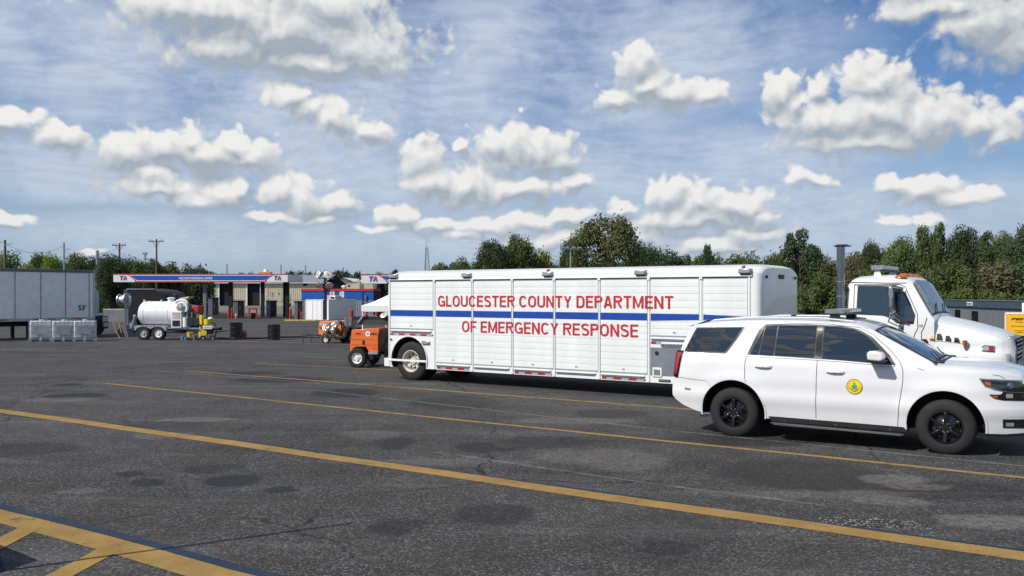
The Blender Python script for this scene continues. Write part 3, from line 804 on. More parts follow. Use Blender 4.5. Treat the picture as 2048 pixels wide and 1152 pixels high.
    for k in range(24):
        a0, a1 = PI*k/24*1.16-.25, PI*(k+1)/24*1.16-.25
        rim.bar((.70+.612*math.cos(a0), ys-.012, .55+.612*math.sin(a0)), (.70+.612*math.cos(a1), ys-.012, .55+.612*math.sin(a1)), .024, .03)
    rim.build('wheel_arch_trim', M_white, t, smooth=60)
    # grey service panel and fuel filler
    MB().box(7.55, 9.72, ys-.008, ys+.01, .50, 1.10).build('service_panel', M_greyp, t)
    MB().cyl((7.70, ys-.03, .985), (7.70, ys-.006, .985), .042).build('round_cap', M_black, t, bevel=.005)
    MB().box(7.60, 7.82, ys-.022, ys-.006, .47, .67).build('filler_frame', M_white, t, bevel=.02)
    MB().box(7.635, 7.785, ys-.026, ys-.020, .505, .635).build('filler_door', M_steel, t, bevel=.008)
    MB().box(7.74, 8.02, ys-.012, ys+.01, .365, .425).build('maker_badge', M_black, t, bevel=.015)
    text('badge_lettering', 'Hackney', 7.765, 7.995, .378, .412, ys-.013, M_tapeg, t)
    MB().box(7.80, 9.70, ys-.03, ys-.006, 1.125, 1.185).build('ribbed_rail', M_steel, t)
    dots = MB()
    for k in range(22): dots.cyl((7.86+k*.083, ys-.034, 1.155), (7.86+k*.083, ys-.028, 1.155), .015, n=8)
    dots.build('rail_holes', M_dark, t)
    # lettering
    signwriting('GLOUCESTER COUNTY DEPARTMENT', 1.673, 8.083, 1.935, 2.210, ys-.0235, M_red, t)
    signwriting('OF EMERGENCY RESPONSE', 2.437, 7.261, 1.310, 1.585, ys-.0235, M_red, t)
    # scene lamps on the cornice
    for x in (.17, 2.58, 4.94, 7.32, 9.66):
        h = MB().box(x-.13, x+.13, ys-.07, ys+.06, 2.665, 2.765).build('scene_lamp', M_steel, t, bevel=.012)
        MB().box(x-.115, x+.115, ys-.082, ys-.070, 2.678, 2.752).build('lens', M_lampglass, h, bevel=.006)
        MB().box(x-.10, x+.10, ys-.05, ys+.03, 2.645, 2.667).build('bracket', M_black, h)
    for x in (4.95, 9.62): MB().cyl((x, ys+.02, 2.80), (x, ys-.05, 2.785), .038, .03).build('clearance_lamp', M_amberd, t, bevel=.008)
    # front wall details (the shaded face)
    for y in (-.95, .95): MB().cyl((L-.01, y, 2.60), (L+.035, y, 2.60), .03).build('front_marker_lamp', M_black, t)
    MB().box(L-.01, L+.03, -.15, .15, 2.57, 2.66).build('front_lamp_bar', M_black, t, bevel=.01)
    # underside
    MB().box(.3, L-.3, -.45, -.33, .55, .80).box(.3, L-.3, .33, .45, .55, .80).build('frame_rails', M_under, t)
    MB().cyl((.70, -1.05, .51), (.70, 1.05, .51), .09).build('axle', M_under, t)
    wheel(t, .70, .51, -1.19, .512, .28, M_rimw, 'deep', -1)
    wheel(t, .70, .51, -.89, .512, .28, M_rimw, 'deep', -1, nuts=False)
    wheel(t, .70, .51, 1.19, .512, .28, M_rimw, 'deep', 1, nuts=False)
    wheel(t, .70, .51, .87, .512, .28, M_rimw, 'deep', 1, nuts=False)
    MB().box(9.2, 9.3, -.8, -.7, .01, .6).box(9.2, 9.3, .7, .8, .01, .6).box(9.1, 9.4, -.85, -.65, .008, .03).box(9.1, 9.4, .65, .85, .008, .03).build('landing_legs', M_under, t)
    # rear step and bumper
    MB().box(-.20, -.004, -1.22, 1.22, .34, .56).build('rear_bumper', M_white, t, bevel=.01)
    MB().box(-.05, -.001, -1.22, -1.05, .56, 2.5).box(-.05, -.001, 1.05, 1.22, .56, 2.5).build('rear_door_frame', M_white, t, bevel=.01)
    MB().box(-.03, -.001, -1.02, 1.02, .62, 2.48).build('rear_door', M_slat, t)
    for z in (.82, 2.2): MB().cyl((-.08, -1.14, z), (-.05, -1.14, z), .05).build('tail_lamp', M_redlamp, t)
    MB().cyl((3.6, -.9, .5), (5.6, -.9, .5), .16).build('air_tank', M_under, t)
build_trailer()

# ------------------------------------------------------------ tractor unit pulling it
def build_tractor():
    t = thing('truck_tractor', 'white conventional cab truck tractor with chrome exhaust stack behind the white SUV', 'truck', T0, TH)
    def Wc(x, z):
        w = 1.13
        if z > 1.75: w -= (z-1.75)*.13
        if z > 2.40: w -= (z-2.40)**2*3
        if x < 11.72: w -= (11.72-x)**2*4
        if x > 12.85: w -= (x-12.85)*.10
        return w
    ztc = [(11.58,2.50),(11.64,2.56),(11.75,2.60),(12.2,2.63),(12.5,2.61),(12.68,2.56),(12.76,2.50),(13.08,1.90),(13.14,1.84)]
    lo = Loft(Wc, lambda x: lerp(ztc, x), lambda x: .62, lambda x: .115 if x < 12.76 else .05, lambda x: 5.0 if x < 12.76 else 3.0)
    st = [11.58,11.60,11.64,11.69,11.75,11.85] + frange(12.0, 12.6, .1) + [12.68,12.72,12.76,12.80] + frange(12.85, 13.14, .05)
    lo.build('cab', st, M_white, t, rows=14, caps=12)
    # side glass with rubber surround
    wb = [(11.80,1.885),(12.30,1.868),(12.44,1.80),(12.52,1.73),(12.78,1.72)]
    wt = [(11.81,2.385),(12.48,2.385),(12.55,2.35),(12.66,2.18),(12.80,1.86)]
    lo.patch('window_rubber', [(p[0]-.02, p[1]-.025) for p in wb[:2]] + [(12.43,1.775),(12.51,1.70),(12.80,1.695)], [(11.79,2.41),(12.49,2.41),(12.57,2.375),(12.68,2.20),(12.825,1.86)], M_black, t, off=.004)
    gl_ = lo.patch('side_window', wb, wt, M_glass2, t, off=.008)
    lo.ribbon('window_post', [(12.45,1.79),(12.47,2.39)], .03, M_black, t, off=.012)
    for s_ in (1,): lo.patch('side_window', wb, wt, M_glass2, t, off=.008, side=1)
    lo.ribbon('door_seam', [(11.73,2.43),(12.55,2.43),(12.64,2.38),(12.86,1.88),(12.87,1.62),(12.81,1.50),(12.80,.80)], .012, M_gap, t)
    lo.ribbon('door_seam', [(11.73,2.43),(11.73,.80)], .010, M_gap, t)
    lo.ribbon('roof_seam', [(11.62,2.475),(12.66,2.455)], .014, M_gap, t)
    lo.ribbon('cowl_seam', [(13.02,1.82),(12.98,1.66),(12.93,1.55),(12.93,1.0)], .012, M_gap, t)
    # windscreen
    lo.top_patch('windscreen_rubber', 12.745, 13.10, 0, 0, M_black, t, off=.004, edge=lambda x: (-(lo.W(x, 2.2)-.055), lo.W(x, 2.2)-.055))
    lo.top_patch('windscreen', 12.765, 13.075, 0, 0, M_glass2, t, off=.009, edge=lambda x: (-(lo.W(x, 2.2)-.10), lo.W(x, 2.2)-.10))
    for y in (-.45, .45):
        MB().tube([(13.12, y-.15, 1.88), (13.03, y+.25, 2.03), (12.99, y+.5, 2.08)], .010, 6).build('wiper', M_black, t)
    # bonnet
    def Wh(x, z):
        w = lerp([(13.0,1.10),(13.15,1.10),(13.5,1.035),(14.0,.95),(14.2,.90),(14.33,.81),(14.40,.70)], x)
        if z < 1.30: w += .06*min(1, (1.30-z)/.15)
        if z > 1.42: w -= (z-1.42)*.45
        return w
    zth = [(13.02,1.86),(13.3,1.80),(13.6,1.735),(13.9,1.655),(14.15,1.575),(14.28,1.51),(14.36,1.43),(14.40,1.34)]
    arch = MB().cyl((13.35,-1.4,.55), (13.35,-.6,.55), .60, n=40); arch2 = MB().cyl((13.35,1.4,.55), (13.35,.6,.55), .60, n=40)
    lh = Loft(Wh, lambda x: slerp(zth, x), lambda x: .60, lambda x: .11, 3.2)
    lh.build('bonnet', [13.0,13.02] + frange(13.1, 14.2, .1) + [14.24,14.28,14.32,14.35,14.38,14.40], M_white, t, rows=16, caps=12, cuts=(arch, arch2), cutmat=M_under)
    lh.patch('turn_lamp', [(13.065,1.42),(13.145,1.42)], [(13.065,1.535),(13.145,1.535)], M_amber, t, off=.030, thick=.01)
    for x0, w_, h_ in ((13.175,.105,.115), (13.32,.10,.098), (13.46,.095,.085)):
        lh.patch('vent', [(x0,1.415-(x0-13.175)*.13),(x0+w_,1.405-(x0-13.175)*.13)], [(x0+.004,1.415-(x0-13.175)*.13+h_),(x0+w_*.62,1.412-(x0-13.175)*.13+h_),(x0+w_*.93,1.40-(x0-13.175)*.13+h_*.6)], M_black, t, off=.004, n=10)
    MB().cyl((13.64,-1.07,1.31), (13.64,-1.07,1.42), .030, .042).cyl((13.64,-1.07,1.27), (13.64,-1.07,1.31), .02).build('fender_marker', M_amberd, t, bevel=.006)
    MB().cyl((13.64,-.98,1.27), (13.64,-1.07,1.275), .014).build('marker_stalk', M_steel, t)
    lh.patch('side_lamp_frame', [(13.90,1.235),(14.10,1.22)], [(13.90,1.345),(14.10,1.33)], M_chrome, t, off=.012, thick=.01)
    lh.patch('side_lamp', [(13.915,1.25),(14.01,1.243)], [(13.915,1.33),(14.01,1.323)], M_lampglass, t, off=.026)
    lh.patch('side_lamp_red', [(14.012,1.243),(14.085,1.237)], [(14.012,1.323),(14.085,1.317)], M_redlamp, t, off=.026)
    lh.ribbon('bonnet_crease', [(13.05,1.40),(13.30,1.385),(13.6,1.35)], .008, M_gap, t, off=.001)
    # grille at the nose
    gr = MB()
    for k in range(6): gr.box(14.36, 14.425, -.50, .50, 1.02+k*.075, 1.045+k*.075)
    gb = MB().prism([(14.22,.98),(14.395,.98),(14.41,1.2),(14.375,1.47),(14.22,1.50)], -.60, .60).build('grille_surround', M_steel, t, bevel=.02)
    gr.build('grille_bars', M_chrome, gb, bevel=.006)
    MB().box(14.34, 14.408, -.50, .50, 1.0, 1.44).build('grille_mesh', M_dark, gb)
    for y in (-.78, .78): MB().box(14.18, 14.34, y-.13, y+.13, 1.0, 1.20).build('headlamp', M_lampglass, t, bevel=.03)
    MB().prism([(14.28,.52),(14.50,.52),(14.55,.62),(14.52,.86),(14.28,.86)], -1.08, 1.08).build('front_bumper', M_chrome, t, bevel=.03)
    wheel(t, 13.35, .51, -1.06, .51, .28, M_rimwh, 'front', -1); wheel(t, 13.35, .51, 1.06, .51, .28, M_rimwh, 'front', 1)
    # exhaust stack: polished pipe, guard and rain cap
    ex = MB().cyl((11.47,-1.02,1.0), (11.47,-1.02,3.16), .078, n=24).build('exhaust_stack', M_stack, t, smooth=40)
    for z in (2.2, 2.48): MB().cyl((11.47,-1.02,z), (11.47,-1.02,z+.02), .085, n=24).build('clamp', M_steel, ex, smooth=40)
    MB().box(11.36, 11.64, -1.13, -.91, 3.165, 3.185).prism([(11.38,3.185),(11.62,3.185),(11.58,3.205),(11.42,3.205)], -1.11, -.93).build('rain_cap', M_black, ex)
    hs = MB()
    for k in range(26):
        hs.cyl((11.545,-1.13,1.55+k*.035), (11.545,-1.13,1.568+k*.035), .034, n=12)
    hs.build('heat_shield', M_steel, ex)
    MB().box(11.50, 11.60, -1.10, -.95, 2.31, 2.42).build('work_lamp', M_black, t, bevel=.01)
    # light bar and clearance lamps on the roof
    lb = MB().box(11.97, 12.17, -.72, .72, 2.715, 2.80).build('light_bar', M_lampglass, t, bevel=.02)
    MB().box(11.955, 12.185, -.73, .73, 2.700, 2.717).build('light_bar_base', M_black, lb)
    fr = MB()
    for k in range(9): fr.box(11.965, 12.175, -.72+k*.18-.004, -.72+k*.18+.004, 2.712, 2.803)
    fr.build('light_bar_ribs', M_steel, lb)
    for y in (-.66, .66): MB().prism([(12.0,2.60),(12.14,2.60),(12.11,2.705),(12.03,2.705)], y-.04, y+.04).build('light_bar_foot', M_rimwh, lb)
    for y in (-.82,-.5,0,.5,.82):
        z0 = lo.cap(12.52, y) - .01
        MB().lathe([(0,.11),(.02,.105),(.05,.07),(.058,0.001)], (12.52, y, z0), (0,0,1), 20).build('roof_lamp', M_amberd, t, smooth=50)
    # west-coast mirror on its bracket
    mr = MB().box(12.42,12.50,-1.44,-1.24,2.00,2.38).build('mirror', M_chrome, t, bevel=.02)
    MB().box(12.408,12.42,-1.42,-1.26,2.03,2.35).build('mirror_glass', M_glass, mr)
    MB().tube([(12.62,-1.12,2.36),(12.46,-1.36,2.42),(12.46,-1.36,1.86),(12.66,-1.12,1.70)], .012).tube([(12.46,-1.36,1.86),(12.40,-1.34,1.74),(12.60,-1.12,1.62)], .012).tube([(12.30,-1.30,2.40),(12.62,-1.14,2.34)], .012).tube([(12.56,-1.12,1.95),(12.46,-1.36,1.95),(12.74,-1.12,1.66)], .010).build('bracket', M_chrome, mr, smooth=60)
    MB().lathe([(0,0.001),(.03,.05),(.045,.075),(.04,.08),(-.01,.06)], (12.46,-1.36,1.88), (.9,-.3,-.2), 20).build('convex_mirror', M_chrome, mr, smooth=60)
    MB().prism([(12.28,2.40),(12.60,2.35),(12.61,2.36),(12.29,2.42)], -1.42, -1.16).build('visor_arm', M_steel, mr)
    MB().tube([(12.57,-1.13,1.66),(12.575,-1.17,1.65),(12.575,-1.17,1.55),(12.57,-1.13,1.54)], .012).build('grab_handle', M_chrome, t)
    MB().cyl((12.60,-1.135,1.62), (12.60,-1.15,1.62), .02).build('door_handle', M_black, t)
    bm_ = MB().lathe([(0,0.001),(.02,.06),(.05,.075),(.10,.07),(.13,.03),(.135,0.001)], (12.93,-1.22,1.36), (1,-.15,0), 24).build('fender_mirror', M_black, t, smooth=60)
    MB().lathe([(0,0.001),(.003,.062)], (12.925,-1.221,1.36), (-1,.15,0), 24).build('mirror_face', M_rimw, bm_)
    MB().tube([(13.0,-1.22,1.30),(13.05,-1.05,1.22)], .01).build('mirror_stalk', M_black, bm_)
    lo.patch('flag_sticker', [(12.885,1.645),(12.955,1.645)], [(12.885,1.69),(12.955,1.69)], mat('sticker', (.55,.30,.33), .5, var=.4, vscale=60), t, off=.004)
    text('model_badge', 'STERLING', 12.865, 12.975, 1.605, 1.622, -1.118, M_greyp, t)
    MB().box(10.2, 13.9, -.45, -.33, .62, .85).box(10.2, 13.9, .33, .45, .62, .85).build('frame_rails', M_under, t)
    MB().cyl((11.7,-.78,.72), (12.7,-.78,.72), .28, n=24).build('fuel_tank', M_steel, t, smooth=40)
    wheel(t, 10.7, .51, -1.15, .51, .28, M_rimwh, 'deep', -1); wheel(t, 10.7, .51, 1.15, .51, .28, M_rimwh, 'deep', 1)
build_tractor()

# ------------------------------------------------------------ white SUV
def build_suv():
    vS = Vector((math.sin(R(32)), math.cos(R(32)), 0)); HW = 1.0
    t = thing('suv', 'white SUV with black steel wheels and a round yellow seal on its door', 'suv', Vector((3.457,14.11,0)) + vS*HW, R(-32))
    WB = 3.02
    def W(x, z):
        w = lerp([(.25,.925),(.36,.945),(.50,.968),(.60,.994),(.66,1.0),(.95,.998),(1.16,.985),(1.28,.955),(1.33,.935),(1.45,.905),(1.60,.868),(1.72,.828),(1.80,.78),(1.9,.72)], z)
        if z < 1.15:
            for c in (0, WB):   # flares round the wheels
                d = math.hypot(x-c, (z-.4)); w += .024*math.exp(-((d-.52)/.12)**2)
            if .68 < z < .9: w -= .007*math.sin((z-.68)/.22*PI)
        if x > 3.05: w -= .30*max(0, (x-3.05)/1.02)**2.6
        if x < -.55: w -= .13*((-.55-x)/.50)**2
        if z > 1.28 and x < -.2: w -= .03*((-.2-x)/.8)
        return w
    zt_ = [(-1.05,.80),(-1.03,.93),(-1.0,1.02),(-.975,1.16),(-.94,1.33),(-.86,1.53),(-.78,1.68),(-.745,1.745),(-.70,1.785),(-.5,1.835),(0,1.876),(.5,1.894),(1.0,1.893),(1.5,1.872),(1.8,1.838),(1.98,1.79),(2.08,1.745),(2.9,1.305),(2.96,1.295),(3.3,1.287),(3.6,1.262),(3.8,1.228),(3.93,1.18),(4.0,1.11),(4.04,1.0),(4.06,.88)]
    zt = lambda x: lerp(zt_, x) if (x < -.7 or 1.95 < x < 2.93) else slerp(zt_, x)
    zb = lambda x: lerp([(-1.05,.60),(-1.0,.54),(-.85,.455),(-.6,.375),(-.4,.34),(0,.34),(3.2,.31),(3.6,.315),(3.95,.34),(4.06,.42)], x)
    cr = lambda x: .072 if -.7 < x < 2.0 else (.045 if x < 2.9 and x > 0 else (.04 if x < 0 else .075))
    pw = lambda x: 4.5 if -.7 < x < 2.0 else (2.6 if 0 < x < 2.9 else (6 if x < 0 else 4.2))
    lo = Loft(W, zt, zb, cr, pw)
    st = [-1.05,-1.045,-1.03,-1.015,-1.0,-.975,-.94,-.90,-.86,-.82,-.78,-.745,-.72,-.70] + frange(-.62, 1.9, .12) + [1.98,2.03,2.08] + frange(2.16, 2.84, .085) + [2.90,2.93,2.96,3.02] + frange(3.1, 3.8, .1) + [3.85,3.89,3.93,3.965,4.0,4.02,4.04,4.052,4.06]
    cuts = []
    for c in (0, WB):
        for s_ in (-1, 1): cuts.append(MB().cyl((c, s_*1.3, .405), (c, s_*.58, .405), .497, n=56))
    lo.build('body', st, M_suv, t, rows=38, caps=14, cuts=cuts, cutmat=M_under, smooth=28)
    for s_ in (-1, 1):
        for c in (0, WB):
            V = MB(); nn = 30; r0, r1 = .497, .512
            pts = []
            for k in range(nn+1):
                a = PI*(k/nn*1.10-.05)
                pts.append((c+r1*math.cos(a), .405+r1*math.sin(a)))
            lo.ribbon('arch_lip', pts, .022, M_suv, t, off=.006, side=s_)
    # doors as proud skins with dark seams behind them
    for s_ in (-1, 1):
        arch = [(c, z) for c, z in [(.505,.42),(.49,.56),(.43,.69),(.36,.78),(.24,.86)]]
        lo.ribbon('door_seam', [(.215,.865),(.195,.96),(.19,1.18),(.215,1.30),(.38,1.70),(.47,1.775),(.95,1.80)], .008, M_seam, t, side=s_)
        lo.ribbon('door_seam', [(1.285,1.30),(1.275,.9),(1.262,.39)], .008, M_seam, t, side=s_)
        lo.ribbon('door_seam', [(2.40,.36),(2.43,.70),(2.475,1.0),(2.475,1.16),(2.44,1.27),(2.30,1.44),(2.05,1.66),(1.85,1.755),(1.4,1.80),(.95,1.80)], .008, M_seam, t, side=s_)
        lo.ribbon('panel_seam', [(-.98,.90),(-.60,.880),(-.42,.865),(-.34,.78)], .005, M_seam, t, side=s_)
        lo.ribbon('bonnet_seam', [(2.66,1.205),(2.75,1.175)], .005, M_seam, t, side=s_)
        lo.ribbon('bumper_seam', [(3.60,1.15),(3.68,1.14),(3.74,1.10)], .005, M_seam, t, side=s_)
    for s_ in (-1, 1):
        # glazing: dark surround first, glass proud of it
        P = lo.patch
        P('rear_quarter_trim', [(-.845,1.315),(-.14,1.312),(-.115,1.33)], [(-.655,1.712),(.135,1.742),(.150,1.725)], M_black, t, off=.008, side=s_, n=20, rows=12)
        P('rear_quarter_window', [(-.822,1.335),(-.150,1.330)], [(-.640,1.695),(.115,1.725)], M_glass, t, off=.012, side=s_, n=20, rows=10)
        P('side_glass_trim', [(.215,1.29),(.9,1.28),(1.6,1.262),(2.36,1.225)], [(.39,1.72),(.47,1.775),(1.1,1.79),(1.6,1.775),(1.85,1.735),(2.05,1.62),(2.30,1.36),(2.375,1.24)], M_black, t, off=.006, side=s_, n=60, rows=16)
        P('rear_door_window', [(.255,1.312),(.385,1.310)], [(.405,1.60),(.455,1.735)], M_glass, t, off=.010, side=s_, rows=12)
        P('rear_door_window', [(.405,1.310),(.62,1.307)], [(.475,1.748),(.655,1.760)], M_glass, t, off=.011, side=s_, rows=12)
        P('rear_door_window', [(.642,1.307),(1.235,1.292)], [(.675,1.760),(1.245,1.768)], M_glass, t, off=.010, side=s_, n=20, rows=12)
        P('front_door_window', [(1.35,1.290),(1.8,1.268),(2.235,1.245)], [(1.355,1.765),(1.58,1.758),(1.80,1.725),(1.98,1.63),(2.235,1.35)], M_glass, t, off=.010, side=s_, n=36, rows=16)
        P('door_pillar', [(1.252,1.286),(1.332,1.284)], [(1.262,1.772),(1.338,1.772)], M_rimb, t, off=.014, side=s_, n=4, rows=12)
        lo.ribbon('window_chrome', [(.20,1.292),(.9,1.280),(1.6,1.262),(2.36,1.222)], .016, M_white, t, off=.012, side=s_)
        # tail lamp
        P('tail_lamp_housing', [(-1.015,.905),(-.935,.895)], [(-.975,1.325),(-.85,1.325)], M_black, t, off=.006, side=s_, thick=.012)
        P('tail_lamp', [(-.995,.93),(-.953,.925)], [(-.955,1.295),(-.885,1.295)], M_redlamp, t, off=.020, side=s_, thick=.01)
        # headlamp: upper and lower units with their insets
        hb = [(3.455,1.075),(3.50,1.00),(3.60,.965),(3.72,.93),(3.86,.925),(4.0,.93)]; ht = [(3.445,1.085),(3.60,1.083),(3.80,1.078),(3.93,1.06),(4.0,1.0)]
        P('headlamp', hb, ht, M_glass, t, off=.006, side=s_, n=24)
        P('headlamp_lower', [(3.565,.872),(3.62,.825),(3.72,.805),(3.98,.80)], [(3.56,.88),(3.70,.884),(3.73,.93),(3.98,.935)], M_glass, t, off=.006, side=s_, n=20)
        P('headlamp_chrome', [(3.445,1.082),(3.95,1.068)], [(3.44,1.098),(3.95,1.082)], M_chrome, t, off=.010, side=s_)
        lo.ribbon('headlamp_edge', [(3.46,1.07),(3.51,.995),(3.61,.958),(3.80,.918),(3.98,.915)], .014, M_chrome, t, off=.009, side=s_)
        P('turn_lens', [(3.52,1.012),(3.585,.998)], [(3.50,1.055),(3.575,1.048)], M_amberd, t, off=.010, side=s_)
        P('turn_lens', [(3.60,.850),(3.655,.828)], [(3.60,.868),(3.665,.866)], M_amberd, t, off=.010, side=s_)
        c = Vector((3.80, s_*(W(3.80,1.0)+.0), 1.005)); nrm = Vector((.55, s_*.83, 0)).normalized()
        MB().lathe([(-.01,.045),(.018,.044),(.022,.036),(.012,.03),(.024,0.001)], c, nrm, 24).build('projector_lamp', M_chrome, t, smooth=50)
        c = Vector((3.80, s_*(W(3.80,.87)), .868)); MB().box(-.035,.035,-.01,.02,-.03,.03)
        P('lower_reflector', [(3.76,.84),(3.84,.838)], [(3.76,.895),(3.84,.893)], M_lampglass, t, off=.012, side=s_)
        P('fog_lamp_recess', [(3.72,.425),(4.0,.425)], [(3.72,.545),(4.0,.55)], M_black, t, off=.005, side=s_)
        P('fog_lamp', [(3.755,.45),(3.85,.45)], [(3.755,.50),(3.85,.50)], M_lampglass, t, off=.012, side=s_)
        lo.ribbon('lower_valance', [(3.50,.325),(3.75,.322),(3.98,.345)], .035, M_black, t, off=.010, side=s_)
        lo.patch('side_marker', [(-.80,.712),(-.70,.708)], [(-.80,.742),(-.70,.738)], M_steel, t, off=.006, side=s_, thick=.006)
        # running board
        rb = MB().prism([(.545,.372),(2.53,.352),(2.53,.285),(.60,.30)], s_*.78, s_*.965).build('rocker', M_black, t)
        MB().prism([(.60,.292),(2.48,.268),(2.52,.262),(2.52,.235),(.62,.262)], s_*.90, s_*1.065).build('running_board', M_black, t, bevel=.012)
        MB().box(.66, 2.46, min(s_*1.045, s_*1.068), max(s_*1.045, s_*1.068), .268, .276).build('step_edge', M_steel, t).rotation_euler = (0, R(.6), 0)
        for x in (.80, 1.55, 2.30): MB().cyl((x, s_*.955, .325-.01*x), (x, s_*.97, .325-.01*x), .012, n=10).build('step_bolt', M_chrome, t)
        # handles
        for x0, z in ((.36,1.135), (1.43,1.100)):
            hd = MB()
            V = []; 
            yy = s_*(W(x0+.1, z)+.0)
            pts = [(x0-.015, 0), (x0+.03, .028), (x0+.12, .036), (x0+.21, .028), (x0+.25, 0)]
            for k in range(4): hd.bar((pts[k][0], yy+s_*pts[k][1], z), (pts[k+1][0], yy+s_*pts[k+1][1], z), .024, .034)
            hd.build('door_handle', M_suv, t, bevel=.008)
            lo.patch('handle_recess', [(x0,z-.028),(x0+.22,z-.028)], [(x0+.01,z-.010),(x0+.21,z-.010)], M_greyp, t, off=.0035, side=s_, n=8, rows=2)
        # door mirror
        y0 = W(2.15, 1.30)
        mm = MB(); prof = [(2.04,1.30),(2.22,1.285),(2.27,1.33),(2.24,1.41),(2.16,1.44),(2.05,1.435),(2.03,1.38)]
        mm.prism(prof, s_*(y0+.05), s_*(y0+.29)); m1 = mm.build('door_mirror', M_suv, t, bevel=.03, seg=3)
        MB().prism([(2.025,1.275),(2.26,1.262),(2.285,1.305),(2.03,1.325)], s_*(y0-.01), s_*(y0+.285)).build('mirror_base', M_black, m1, bevel=.012)
        MB().box(2.022, 2.03, min(s_*(y0+.07), s_*(y0+.27)), max(s_*(y0+.07), s_*(y0+.27)), 1.325, 1.42).build('mirror_glass', M_chrome, m1)
        MB().prism([(2.20,1.26),(2.34,1.24),(2.26,1.34),(2.22,1.36)], s_*(y0-.02), s_*(y0+.02)).build('mirror_sail', M_black, m1)
    # windscreen, rear glass
    lo.top_patch('windscreen_band', 2.065, 2.905, 0, 0, M_black, t, off=.005, n=16, edge=lambda x: (-(W(x, zt(x)-.05)-.045), W(x, zt(x)-.05)-.045))
    lo.top_patch('windscreen', 2.105, 2.875, 0, 0, M_glass2, t, off=.010, n=16, edge=lambda x: (-(W(x, zt(x)-.05)-.085), W(x, zt(x)-.05)-.085))
    lo.top_patch('rear_window', -.955, -.79, -.70, .70, M_glass, t, off=.006)
    for y in (-.55, .05): MB().tube([(2.915, y, 1.325), (2.80, y+.25, 1.395), (2.74, y+.50, 1.43)], .009, 6).build('wiper', M_black, t)
    MB().box(2.84, 2.98, -.78, .78, 1.272, 1.300).build('cowl', M_black, t, bevel=.012)
    sp = MB().prism([(-.86,1.745),(-.62,1.80),(-.50,1.835),(-.60,1.79),(-.80,1.722)], -.74, .74).build('spoiler', M_suv, t, bevel=.006)
    for s_ in (-1, 1):
        MB().tube([(-.40,s_*.70,1.83),(.3,s_*.71,1.885),(1.2,s_*.71,1.890),(1.75,s_*.69,1.845)], .012, 8).build('roof_rail', M_suv, t, smooth=60)
    # roof light bar
    lb = MB().box(1.33, 1.60, -.66, .66, 1.955, 2.015).build('roof_light_bar', M_lampglass, t, bevel=.012)
    MB().box(1.325, 1.605, -.665, .665, 1.935, 1.956).build('light_bar_tray', M_black, lb)
    dv = MB()
    for k in range(8): dv.box(1.326, 1.604, -.66+k*.1886-.004, -.66+k*.1886+.004, 1.953, 2.017)
    dv.build('light_bar_divider', M_steel, lb)
    for y in (-.60, .60): MB().prism([(1.38,1.86),(1.54,1.86),(1.52,1.94),(1.40,1.94)], y-.05, y+.05).build('light_bar_foot', M_black, lb)
    MB().box(.72, .80, -.30, -.26, 1.885, 1.925).build('roof_antenna', M_black, t, bevel=.01)
    # grille and front bumper
    gr = MB().prism([(3.90,.80),(4.085,.80),(4.09,.95),(4.03,1.07),(3.90,1.09)], -.62, .62).build('grille', M_rimb, t, bevel=.01)
    bs = MB()
    for k in range(4): bs.box(4.07, 4.10, -.60, .60, .83+k*.065, .85+k*.065)
    bs.build('grille_bars', M_chrome, gr)
    MB().box(3.95, 4.10, -.66, .66, .42, .60).build('lower_grille', M_black, t, bevel=.02)
    # seal on the front door
    cx, cz, rr_ = 1.82, .898, .112
    def disc(name, r0, r1, m, off, n=36, a0=0, a1=2*PI):
        V = []; k_ = 36
        for k in range(k_+1):
            a = a0+(a1-a0)*k/k_
            for r_ in (r0, r1):
                x, z = cx+r_*math.cos(a), cz+r_*math.sin(a); V.append((x, -(W(x, z)+off), z))
        Fc = [(2*k, 2*k+1, 2*k+3, 2*k+2) for k in range(k_)]
        return MB().add(V, Fc).build(name, m, t)
    disc('door_seal', .001, rr_, M_seal, .006); disc('door_seal_ring', rr_-.010, rr_, M_brown, .0075); disc('door_seal_ring', rr_*.70, rr_*.72, M_brown, .0075)
    def flat(name, poly, m, off):
        V = [(cx+a, -(W(cx+a, cz+b)+off), cz+b) for a, b in poly]
        return MB().add(V, [tuple(range(len(poly)))]).build(name, m, t)
    flat('seal_shield', [(-.030,.030),(0,.022),(.030,.030),(.040,.0),(.030,-.028),(0,-.046),(-.030,-.028),(-.040,0)], M_teal, .009)
    flat('seal_crest', [(-.012,.030),(.012,.030),(.012,.052),(0,.06),(-.012,.052)], M_amberd, .010)
    flat('seal_scroll', [(-.062,-.022),(-.04,-.032),(0,-.068),(.04,-.032),(.062,-.022),(.05,-.040),(0,-.080),(-.05,-.040)], M_brown, .010)
    # exhaust tip, wheels
    MB().lathe([(0,.045),(.16,.045),(.16,.038),(.02,.036)], (-.42,-.86,.33), (-.9,-.35,-.05), 20).build('exhaust_tip', M_chrome, t, smooth=50)
    MB().box(-.55, 3.7, -.6, .6, .30, .50).build('underbody', M_under, t)
    MB().cyl((0,-.8,.385),(0,.8,.385), .06).cyl((WB,-.8,.385),(WB,.8,.385), .05).build('axles', M_under, t)
    for x in (0, WB):
        wheel(t, x, .388, -.970, .388, .27, M_rimb, 'van', -1, rim=.60); wheel(t, x, .388, .970, .388, .27, M_rimb, 'van', 1, rim=.60)
build_suv()

